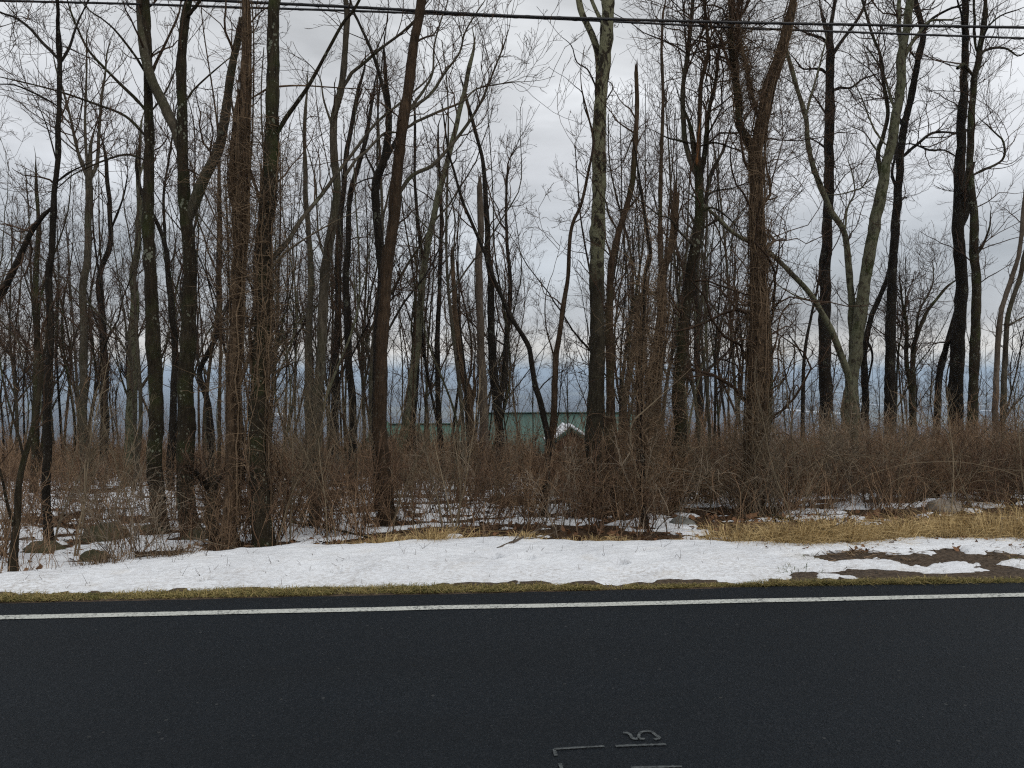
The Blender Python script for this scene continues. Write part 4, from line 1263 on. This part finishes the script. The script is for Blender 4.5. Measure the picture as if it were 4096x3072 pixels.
def build_back_trees():
    protos = [slim_tree_proto(i) for i in range(10)]
    zones = [  # pixel range, count, distance, height, where
        (-150, 480, 42, (15, 40), (5.0, 9.5), 'slim bare tree in the crowded dusky stand behind the leftmost black trunk'),
        (480, 1000, 18, (15, 40), (6, 12), 'slim bare tree behind the spotted trunk and the mossy forked tree'),
        (1000, 1560, 26, (16, 42), (6, 11), 'slim bare tree behind the brushy-vined trunk and the reddish leaner'),
        (1560, 2080, 22, (17, 40), (5, 8.5), 'slim bare tree between the reddish leaner and the narrow V fork'),
        (2100, 2420, 6, (20, 40), (4.5, 6), 'short slim bare tree behind the bowed black trunk and lichen trunk'),
        (2420, 3020, 26, (14, 40), (6, 11), 'slim bare tree behind the scarred forked tree and vine-hung trunks'),
        (3040, 3760, 16, (22, 40), (4.6, 7.2), 'low slim bare tree against the haze behind the slanting lichen trunk'),
        (3760, 4250, 9, (22, 40), (4.6, 7.4), 'low slim bare tree behind the close dark pair and tan-patched tree'),
    ]
    first = {}
    k = 0
    for x0, x1, n, (d0, d1), (h0, h1), lab in zones:
        for i in range(n):
            px = x0 + (x1 - x0) * (i + R.random()) / n
            D = d0 + (d1 - d0) * R.random()
            x = float(at_y(px, 1500, D)[0])
            z = float(ground_z(x, D))
            s = (h0 + (h1 - h0) * R.random()) / 10.0
            j = k % 10
            k += 1
            if j not in first:
                r = empty('slim_tree', (0, 0, 0))
                obj('trunk', protos[j][0], r)
                obj('crown', protos[j][1], r)
                first[j] = r
            else:
                r = copy_tree(first[j])
            r.location = (x, D, z)
            r.rotation_euler = (0.04 * R.normal(), 0.04 * R.normal(), R.random() * 6.28)
            r.scale = (s * 0.95, s * 0.95, s)
            tag(r, lab, 'tree', lab.replace('slim bare tree', 'slim bare trees'))

    # thin pole-like young trees in the middle distance
    pole = 0
    poles = []
    for j in range(6):
        a, b = slim_tree_proto(j, True)
        poles.append((a, b))
    lab = 'thin young pole tree rising from brush between the mossy fork and vine-draped trunk'
    for px in np.concatenate([R.uniform(560, 1560, 18), R.uniform(1500, 1980, 10), R.uniform(2450, 3010, 16)]):
        D = R.uniform(10.5, 19)
        x = float(at_y(px, 1500, D)[0])
        s = R.uniform(4.0, 8.0) / 10
        if pole < 6:
            r = empty('pole_tree', (0, 0, 0))
            obj('trunk', poles[pole][0], r)
            obj('crown', poles[pole][1], r)
            first[100 + pole] = r
        else:
            r = copy_tree(first[100 + pole % 6])
        pole += 1
        r.location = (x, D, float(ground_z(x, D)))
        r.rotation_euler = (0.05 * R.normal(), 0.05 * R.normal(), R.random() * 6.28)
        r.scale = (s, s, s)
        tag(r, lab, 'tree', 'thin young pole trees in the brush')


build_back_trees()
build_snow()


# ------------------------------------------------------------------ shrubs and undergrowth
def shrub_proto(h, n, arch, spread, mat='shrub'):
    g = Geo()
    a = R.random(n) * 6.283
    tilt = spread * R.random(n)
    d = np.stack([np.cos(a) * np.sin(tilt), np.sin(a) * np.sin(tilt), np.cos(tilt)], 1)
    st = np.stack([R.normal(size=n) * 0.12, R.normal(size=n) * 0.12, np.full(n, -0.06)], 1)
    p, r = grow(st, d, h * (0.55 + 0.65 * R.random(n)), 0.003 + 0.005 * R.random(n), 10, 0.13, arch, 0.35)
    g.tubes(p, r, 4)
    n2 = n * 6
    pos, nd, rr, rem, _ = sprout(p, r, n2, 0.15, 1, 0.4, 1.1, 0.1)
    p2, r2 = grow(pos, nd, np.clip(rem * (0.3 + 0.5 * R.random(n2)), 0.08, 0.6), np.full(n2, 0.0026), 5, 0.24, arch * 0.6, 0.5)
    g.tubes(p2, r2, 3)
    n3 = n2 * 3
    pos, nd, rr, rem, _ = sprout(p2, r2, n3, 0.1, 1, 0.4, 1.1, 0.05)
    p3, r3 = grow(pos, nd, 0.04 + 0.16 * R.random(n3), np.full(n3, 0.0019), 3, 0.25, 0.0, 0.7)
    g.tubes(p3, r3, 3)
    return g.mesh('shrub', M[mat])


def place_copies(name, meshes, spots, label, cat, group):
    first = {}
    for i, (x, y, s, j) in enumerate(spots):
        j = j % len(meshes)
        if j not in first:
            o = first[j] = obj(name, meshes[j])
        else:
            o = first[j].copy()
            COL.objects.link(o)
        o.location = (x, y, float(ground_z(x, y)))
        o.rotation_euler = (0.08 * R.normal(), 0.08 * R.normal(), R.random() * 6.283)
        o.scale = (s, s, s * (0.9 + 0.2 * R.random()))
        tag(o, label, cat, group)


def build_shrubs():
    dense = [shrub_proto(1.0, 22, 0.02, 0.8, m) for m in ('shrub', 'shrub_grey', 'shrub_red', 'shrub')] + [shrub_proto(1.15, 20, -0.06, 0.6, m) for m in ('shrub', 'shrub_red', 'shrub_grey')]
    thin = [shrub_proto(0.95, 10, 0.06, 0.6, m) for m in ('shrub', 'shrub_red', 'shrub_grey', 'shrub', 'shrub_red')]
    spots = []
    for i in range(95):                                   # the thicket on the right
        px = 2950 + 1350 * (i + R.random()) / 95
        y = 8.5 + 4.8 * R.random() ** 1.3
        spots.append((float(at_y(px, 1800, y)[0]), y, 0.42 + 0.72 * R.random(), int(R.integers(0, 7))))
    place_copies('shrub', dense, spots, 'tangled brown leafless shrub in the thicket behind the golden grass', 'shrub', 'tangled shrubs behind the golden grass')
    spots = []
    for i in range(30):
        px = 2250 + 750 * (i + R.random()) / 30
        y = 9.0 + 4.0 * R.random() ** 1.3
        spots.append((float(at_y(px, 1800, y)[0]), y, 0.6 + 0.45 * R.random(), int(R.integers(0, 7))))
    place_copies('shrub', dense, spots, 'brown leafless shrub among the vine-hung and lichened trunks', 'shrub', 'shrubs among the vine-hung trunks')
    spots = []
    for i in range(72):
        px = 950 + 1700 * (i + R.random()) / 72
        y = 7.6 + 5.5 * R.random() ** 1.6
        spots.append((float(at_y(px, 1800, y)[0]), y, 0.7 + 0.5 * R.random(), int(R.integers(0, 5))))
    place_copies('shrub', thin, spots, 'thin brown leafless shrub with snow patches round it below the reddish leaner', 'shrub', 'thin shrubs below the reddish leaner')
    spots = []
    for i in range(38):
        px = -120 + 1080 * (i + R.random()) / 38
        y = 7.3 + 6.0 * R.random() ** 1.5
        spots.append((float(at_y(px, 1800, y)[0]), y, 0.6 + 0.45 * R.random(), int(R.integers(0, 5))))
    place_copies('shrub', thin, spots, 'thin brown leafless shrub among mossy rocks and the mossy forked tree', 'shrub', 'thin shrubs among the mossy rocks')


build_shrubs()


def build_undergrowth():
    g = Geo()
    n = 30000
    y = 13.5 + 33 * R.random(n) ** 1.15
    x = (R.random(n) * 2 - 1) * (0.74 * y + 2) + y * 0.065
    keep = (fbm(x * 0.35, y * 0.35, 3, 4) + 0.28 > 0) & ~((y < 16.5) & (x < 1.5) & (R.random(n) < 0.85)) & ~((y < 19.5) & (x < 1.5) & (R.random(n) < 0.6))
    x, y = x[keep], y[keep]
    n = len(x)
    st = np.stack([x, y, ground_z(x, y) - 0.05], 1)
    d = R.normal(size=(n, 3)) * np.array((0.30, 0.30, 0.0)) + UP
    d /= np.linalg.norm(d, axis=1, keepdims=True)
    hs = (0.5 + 0.75 * R.random(n)) * (0.8 + 1.3 * (fbm(x * 0.6, y * 0.6, 4, 2) + 0.15)) * np.where(R.random(n) < 0.06, 1.55, 1.0) * np.where(x < -y * 0.36, 1.15, 1.0) * np.interp(y, [16, 26, 46], [1.0, 0.85, 0.6]) * np.where(np.abs(x - 0.147 * y) < 0.05 * y, 0.5, 1.0)
    p, r = grow(st, d, hs, 0.0035 + 0.00014 * y, 4, 0.14, 0.03, 0.5)
    g.tubes(p, r, 3)
    n2 = int(n * 4.5)
    pos, nd, rr, rem, _ = sprout(p, r, n2, 0.2, 1, 0.35, 0.9, 0.1)
    p2, r2 = grow(pos, nd, np.clip(rem * (0.3 + 0.45 * R.random(n2)), 0.1, 0.5), 0.0016 + 0.00013 * pos[:, 1], 2, 0.18, 0.05, 0.7)
    g.tubes(p2, r2, 3)
    tag(obj('undergrowth', g.mesh('undergrowth', M['thicket'])), 'dense brown leafless thicket covering the slope behind the first trees', kind='stuff')


build_undergrowth()


def build_saplings():
    meshes = []
    for i in range(6):
        g = Geo()
        p, r = grow(np.array([[0, 0, -0.06]]), np.array([[0.1 * R.normal(), 0.1 * R.normal(), 1.0]]), np.array([2.0]), np.array([0.010 + 0.006 * R.random()]), 16, 0.07, 0.03, 0.25)
        g.tubes(p, r, 6)
        pos, nd, rr, rem, _ = sprout(p, r, 20, 0.2, 1, 0.35, 0.8, 0.15)
        p2, r2 = grow(pos, nd, np.clip(rem * (0.35 + 0.4 * R.random(20)), 0.15, 0.8), np.full(20, 0.004), 6, 0.15, 0.08, 0.45)
        g.tubes(p2, r2, 3)
        pos, nd, rr, rem, _ = sprout(p2, r2, 60, 0.2, 1, 0.35, 0.9, 0.1)
        p3, r3 = grow(pos, nd, 0.08 + 0.2 * R.random(60), np.full(60, 0.0022), 4, 0.2, 0.05, 0.6)
        g.tubes(p3, r3, 3)
        meshes.append(g.mesh('sapling', M['sapling']))
    spots = []
    for i, px in enumerate(np.concatenate([R.uniform(900, 1950, 30), R.uniform(100, 900, 9), R.uniform(2000, 4150, 26)])):
        y = 7.5 + 2.6 * R.random()
        spots.append((float(at_y(px, 1800, y)[0]), y, 0.45 + 0.5 * R.random(), i))
    place_copies('sapling', meshes, spots, 'whip-thin tan sapling standing at the wood edge behind the snow bank', 'sapling', 'thin saplings at the wood edge')
    # arching canes of bramble over the thicket
    meshes = []
    for i in range(4):
        g = Geo()
        n = 6
        a = R.random(n) * 6.283
        d = np.stack([np.cos(a) * 0.6, np.sin(a) * 0.6, np.full(n, 1.0)], 1)
        p, r = grow(np.zeros((n, 3)) - np.array((0, 0, 0.05)), d, 1.5 + 0.9 * R.random(n), np.full(n, 0.0055), 16, 0.06, -0.085, 0.4)
        g.tubes(p, r, 4)
        pos, nd, rr, rem, _ = sprout(p, r, 30, 0.3, 1, 0.5, 1.1, 0)
        p2, r2 = grow(pos, nd, 0.1 + 0.3 * R.random(30), np.full(30, 0.0026), 4, 0.2, -0.03, 0.5)
        g.tubes(p2, r2, 3)
        meshes.append(g.mesh('bramble', M['sapling']))
    spots = []
    for i in range(30):
        px = R.uniform(2350, 4150)
        y = 8.2 + 1.8 * R.random()
        spots.append((float(at_y(px, 1800, y)[0]), y, 0.6 + 0.35 * R.random(), i))
    place_copies('bramble', meshes, spots, 'arching pale bramble canes springing over the golden grass edge', 'bramble', 'arching brambles')


build_saplings()


# ------------------------------------------------------------------ grass and leaves
def grass(name, x, y, z, ln, wd, lean, bend, mat, label):
    n = len(x)
    d = R.normal(size=(n, 3)) * np.array((lean, lean, 0)) + UP
    d /= np.linalg.norm(d, axis=1, keepdims=True)
    g = Geo()
    g.blades(np.stack([x, y, z], 1), d, ln, wd, bend)
    o = obj(name, g.mesh(name, mat))
    return o


def build_grass():
    # golden grass along the far side of the snow, deepest on the right
    g = Geo()
    nc = 470
    cx = np.concatenate([R.uniform(-6.0, 2.2, 120), R.uniform(1.3, 8.5, nc - 120)])
    hi = smooth((cx - 1.5) / 1.6)
    mound = np.exp(-(((cx - 5.9) / 1.3) ** 2))
    cy = bank_far(cx) + 0.02 + R.random(nc) ** 1.7 * (0.10 + 0.13 * hi + 0.9 * mound)
    keep = fbm(cx * 1.1, cy * 1.6, 3, 2) + 0.09 + 0.2 * mound > R.random(nc) * 0.25
    for a, b, h, m in zip(cx[keep], cy[keep], hi[keep], mound[keep]):
        k = int(R.integers(40, 80 + int(80 * h)))
        sp = 0.05 + 0.09 * h * R.random()
        ox, oy = R.normal(size=k) * sp, R.normal(size=k) * sp * 0.7
        lean = R.normal(size=2) * 0.35
        d = np.stack([ox / sp * 0.35 + lean[0], oy / sp * 0.35 + lean[1] - 0.12, np.ones(k)], 1) + R.normal(size=(k, 3)) * 0.22
        d /= np.linalg.norm(d, axis=1, keepdims=True)
        x, y = a + ox, b + oy
        sc = (0.4 + 1.15 * R.random() ** 1.3) * (0.5 + 0.65 * h + 0.3 * m)
        g.blades(np.stack([x, y, ground_z(x, y) - 0.01], 1), d, sc * (0.10 + 0.20 * R.random(k)), 0.0035 + 0.003 * R.random(k), 0.5 + 1.2 * R.random(k))
    o = obj('dry_grass', g.mesh('dry_grass', M['straw']))
    tag(o, 'golden dead grass matted along the far side of the snow bank', kind='stuff')
    # brown weeds and seedlings that come right up to the back of the snow bank
    n = 2000
    x = R.uniform(-6.2, 6.5, n)
    y = bank_far(x) + 0.05 + 1.9 * R.random(n) ** 1.5
    keep = fbm(x * 1.3, y * 1.3, 4, 5) + 0.17 > R.random(n) * 0.32
    keep &= (x > -1.2) | (R.random(n) < 0.5)
    x, y = x[keep], y[keep]
    n = len(x)
    d = R.normal(size=(n, 3)) * np.array((0.28, 0.28, 0)) + UP
    d /= np.linalg.norm(d, axis=1, keepdims=True)
    g = Geo()
    p, r = grow(np.stack([x, y, ground_z(x, y) - 0.03], 1), d, 0.15 + 0.65 * R.random(n) ** 1.7, 0.0018 + 0.0022 * R.random(n), 6, 0.13, 0.03, 0.5)
    g.tubes(p, r, 3)
    pos, nd, rr, rem, _ = sprout(p, r, n * 3, 0.25, 1, 0.35, 1.0, 0.1)
    p2, r2 = grow(pos, nd, np.clip(rem * (0.25 + 0.4 * R.random(n * 3)), 0.04, 0.3), np.full(n * 3, 0.0017), 3, 0.2, 0.03, 0.6)
    g.tubes(p2, r2, 3)
    tag(obj('dead_weeds', g.mesh('dead_weeds', M['thicket'])), 'brown dead weeds and seedlings along the back of the snow bank', kind='stuff')
    # green and yellow grass between asphalt and snow
    n = 30000
    x = np.concatenate([R.uniform(-4.8, 5.2, n), R.uniform(-14, 14, 9000)])
    n = len(x)
    yn = bank_near(x)
    y0 = ROAD_FAR + 0.03
    y = y0 + (yn + 0.08 - y0) * R.random(n)
    c = fbm(x * 1.6, y * 4, 4, 3) + 0.23 - 0.06 * smooth((x - 2.0) / 2.5)
    keep = c > 0
    x, y, c = x[keep], y[keep], c[keep]
    o = grass('verge_grass', x, y, np.full(len(x), -0.01), (0.025 + 0.06 * R.random(len(x)) ** 2) * (0.6 + 2.0 * np.clip(c, 0, 0.35)), 0.003 + 0.003 * R.random(len(x)), 0.8, 0.6 + R.random(len(x)), M['verge'], None)
    tag(o, 'short green and yellow grass between asphalt and snow', kind='stuff')
    # single tufts
    for (a, b, rx, n, hl, mat, lab, cat) in (
        (1730, 2150, 0.16, 520, 0.20, 'straw', 'golden grass tuft at the snow edge below the straight dark pole trunk', 'grass tuft'),
        (1540, 2160, 0.10, 260, 0.15, 'straw', 'small golden grass tuft at the snow edge below the reddish leaner', 'grass tuft'),
        (3285, 2213, 0.10, 150, 0.07, 'green', 'green grass tuft poking through the snow, the one higher up the bank', 'grass tuft'),
        (3200, 2258, 0.10, 190, 0.08, 'green', 'green grass tuft poking through the snow, the one nearer the road', 'grass tuft'),
        (4075, 2212, 0.14, 200, 0.06, 'verge', 'low green tuft at the edge of the thawed soil by the picture\'s right side', 'grass tuft'),
        (3690, 2278, 0.14, 220, 0.05, 'verge', 'low green tuft in the middle of the thawed brown soil', 'grass tuft'),
        (2100, 2157, 0.12, 160, 0.10, 'straw', 'thin golden grass tuft below the bowed black trunk', 'grass tuft'),
        (400, 2245, 0.13, 260, 0.15, 'vine', 'faded brown weed clump beside the rock nearest the snow bank', 'weed clump'),
        (700, 2215, 0.12, 240, 0.15, 'vine', 'faded brown weed clump at the foot of the mossy forked tree', 'weed clump'),
    ):
        p = at_z(a, b, 0.07)
        gx, gy = p[0] + rx * R.normal(size=n) * 0.6, p[1] + rx * 0.6 * R.normal(size=n) * 0.6
        gz = np.maximum(ground_z(gx, gy), snow_z(gx, gy)) - 0.02
        foot = np.array((p[0], p[1], float(gz.mean())))
        d = np.stack([(gx - p[0]) / rx * 0.5, (gy - p[1]) / rx * 0.5, np.ones(n)], 1) + R.normal(size=(n, 3)) * 0.25
        d /= np.linalg.norm(d, axis=1, keepdims=True)
        g = Geo()
        g.blades(np.stack([gx, gy, gz], 1), d, hl * (0.5 + 0.9 * R.random(n)), 0.003 + 0.003 * R.random(n), 0.5 + R.random(n))
        tag(obj('grass_tuft' if cat == 'grass tuft' else 'weed_clump', g.mesh('tuft', M[mat], True, foot), None, foot), lab, cat)
    # flattened dead stalks on the thawed ground
    n = 6500
    x, y = R.uniform(2.6, 7.5, n), R.uniform(6.15, 7.9, n)
    keep = fbm(x * 3, y * 6, 4, 1) > -0.02
    x, y = x[keep], y[keep]
    z = np.interp(y, [5.7, 6.4, 7.4, 9.0], [-0.06, 0.030, 0.052, 0.0]) + 0.004
    a = R.random(len(x)) * 6.283
    d = np.stack([np.cos(a), 0.6 * np.sin(a), 0.25 * R.random(len(x))], 1)
    d /= np.linalg.norm(d, axis=1, keepdims=True)
    g = Geo()
    g.blades(np.stack([x, y, z], 1), d, 0.05 + 0.12 * R.random(len(x)), 0.004 + 0.004 * R.random(len(x)), 0.3 * R.random(len(x)))
    tag(obj('matted_weeds', g.mesh('matted_weeds', M['vine'])), 'flattened dead stalks matted on the thawed brown soil', kind='stuff')
    # dark stubble poking out of the snow
    n = 150
    x = R.uniform(-4.5, 6.0, n)
    y = bank_near(x) + (bank_far(x) - bank_near(x)) * R.beta(2.2, 1.5, n)
    st = np.repeat(np.stack([x, y, snow_z(x, y) - 0.02], 1), 2, 0)
    d = R.normal(size=(2 * n, 3)) * np.array((0.5, 0.4, 0)) + UP
    d /= np.linalg.norm(d, axis=1, keepdims=True)
    p, r = grow(st, d, 0.03 + 0.09 * R.random(2 * n) ** 2, np.full(2 * n, 0.0019), 4, 0.2, 0, 0.5)
    g = Geo()
    g.tubes(p, r, 3)
    tag(obj('stubble_weeds', g.mesh('stubble_weeds', M['twig'])), 'short dead weed stalks poking through the snow bank', kind='stuff')
    # fallen leaves and sticks on the woodland floor and on the thawed soil
    n = 9000
    y = np.concatenate([7.0 + 12 * R.random(n) ** 1.4, R.uniform(6.5, 8.2, 1600)])
    x = np.concatenate([(R.random(n) * 2 - 1) * 0.85 * y[:n], R.uniform(2.6, 7.0, 1600)])
    n = len(x)
    z = ground_z(x, y) + np.where(np.arange(n) < 9000, 0.012, 0.03)
    z = np.where(np.arange(n) >= 9000, 0.03 + 0.02 * R.random(n), z)
    a = R.random(n) * 6.283
    s = 0.018 + 0.03 * R.random(n)
    ux = np.stack([np.cos(a), np.sin(a), 0.5 * R.normal(size=n)], 1) * s[:, None]
    uy = np.stack([-np.sin(a), np.cos(a), 0.5 * R.normal(size=n)], 1) * s[:, None] * 0.55
    c = np.stack([x, y, z], 1)
    lift = np.zeros((n, 3))
    lift[:, 2] = 0.25 * s
    V = np.stack([c - ux, c - uy + lift * .3, c + ux, c + uy + lift], 1)
    i = np.arange(n)[:, None] * 4
    g = Geo()
    g.add(V, None, np.concatenate([i + np.array((0, 1, 2)), i + np.array((0, 2, 3))]))
    tag(obj('fallen_leaves', g.mesh('fallen_leaves', M['leaf'], False)), 'brown dead leaves strewn over the woodland floor', kind='stuff')


build_grass()


# ------------------------------------------------------------------ rocks and fallen wood
def rock(name, px, py, w, h, mat, label, cat='rock', squash=0.8):
    p = at_z(px, py, 0.0)
    for _ in range(6):
        p = at_z(px, py, float(ground_z(p[0], p[1])))
    k = np.linalg.norm(p - EYEP) / FPX
    rw, rh = w * k / 2, h * k
    nu, nv = 40, 22
    u, v = np.meshgrid(np.linspace(0, 2 * math.pi, nu, endpoint=False), np.linspace(0.02, math.pi - 0.02, nv))
    d = np.stack([np.cos(u) * np.sin(v), np.sin(u) * np.sin(v), np.cos(v)], -1)
    o = R.random() * 40
    f = 1 + 0.5 * fbm(d[..., 0] * 1.3 + o, d[..., 1] * 1.3 + d[..., 2] * 1.1 + o, 4, 1) + 0.26 * fbm(d[..., 0] * 5 + o, d[..., 1] * 6 + d[..., 2] * 5, 3, 2)
    pts = d * f[..., None] * np.array((rw, rw * squash, rh * 1.02))
    i, j = np.meshgrid(np.arange(nv - 1), np.arange(nu), indexing='ij')
    a, b = i * nu + j, i * nu + (j + 1) % nu
    q = np.stack([a, a + nu, b + nu, b], -1).reshape(-1, 4)
    foot = (p[0], p[1] + rw * squash * 0.5, float(ground_z(p[0], p[1] + rw * 0.4)) - 0.02)
    tag(obj(name, mesh_from(name, pts.reshape(-1, 3), [q], M[mat]), None, foot), label, cat)


rock('mossy_rock', 404, 2166, 160, 66, 'rock_moss', 'large domed mossy rock on snow left of the spotted trunk', 'rock')
rock('mossy_rock', 160, 2216, 165, 44, 'rock_moss', 'long low mossy rock on snow in the bottom left corner', 'rock')
rock('mossy_rock', 372, 2246, 120, 40, 'rock_moss', 'mossy rock half sunk behind the snow bank below the domed one', 'rock')
rock('mossy_rock', 112, 2164, 44, 14, 'rock_grey', 'small grey rock lying flat on snow above the long low rock', 'rock')
rock('mossy_rock', 800, 2168, 150, 48, 'rock_moss', 'brown earthy rock between the mossy fork and grey stub', 'rock')
rock('mossy_rock', 580, 2120, 90, 22, 'rock_moss', 'flat dark rock at the foot of the straight spotted trunk', 'rock')
rock('grey_rock', 2735, 2108, 105, 40, 'rock_grey', 'grey lichened rock at the foot of the orange scarred tree', 'rock')
rock('pale_rock', 3800, 2050, 120, 48, 'rock_pale', 'pale tan rock resting in the golden grass mound', 'rock')


def fallen(pix, w, mat, label, zoff=0.05):
    p = []
    for a, b in pix:
        q = at_z(a, b, 0.0)
        for _ in range(6):
            q = at_z(a, b, float(ground_z(q[0], q[1])) + zoff)
        p.append(q)
    q = crsub(p, 40)
    k = np.linalg.norm(q[0] - EYEP) / FPX
    rad = np.linspace(w * k / 2, w * k / 5, 40)
    foot = q[0].copy()
    g = Geo()
    g.tubes(q, rad, 7, 0.12)
    n = 9
    pos, nd, rr, rem, _ = sprout(q[None], rad[None], n, 0.2, 0.95, 0.4, 1.0, 0.1)
    pp, r2 = grow(pos, nd, 0.12 + 0.35 * R.random(n), np.maximum(rr * 0.4, 0.003), 5, 0.15, 0, 0.4)
    g.tubes(pp, r2, 4)
    tag(obj('fallen_branch', g.mesh('fallen_branch', M[mat], True, foot), None, foot), label, 'fallen branch')


fallen([(1990, 2196), (2090, 2150), (2180, 2105)], 15, 'snag', 'pale fallen branch propped below the bowed black trunk', 0.10)
fallen([(770, 2150), (860, 2175), (950, 2192)], 9, 'sapling', 'tan fallen stick slanting toward the snow by the grey stub', 0.08)
fallen([(1160, 2085), (1300, 2110), (1480, 2150)], 14, 'dark', 'dark fallen branch on snow left of the reddish leaner', 0.06)
fallen([(240, 1955), (360, 1962), (500, 1950)], 14, 'black', 'dark fallen log lying far back on the snow above the domed rock', 0.05)
fallen([(540, 2220), (640, 2212), (740, 2205)], 20, 'brown', 'brown fallen log at the snow edge below the spotted trunk', 0.05)
fallen([(250, 2060), (420, 2040), (560, 2030)], 9, 'black', 'thin black fallen branch on snow behind the domed rock', 0.05)
fallen([(3080, 2060), (3200, 2090), (3330, 2130)], 12, 'black', 'black fallen branch in the brush right of the vine-draped trunk', 0.15)


# ------------------------------------------------------------------ the air
def build_haze():
    g = Geo()
    g.box((-34000, -400, -460), (34000, 45000, 32))
    m, t = new_mat('haze')
    v = t.n('ShaderNodeVolumePrincipled', inp={'Color': (0.68, 0.83, 1.0), 'Density': HAZE, 'Anisotropy': 0.0})
    o = t.n('ShaderNodeOutputMaterial')
    t.set(o, 'Volume', v.outputs[0])
    h = obj('haze', g.mesh('haze', m, False))
    tag(h, kind='stuff')


HAZE = 0.00017
build_haze()
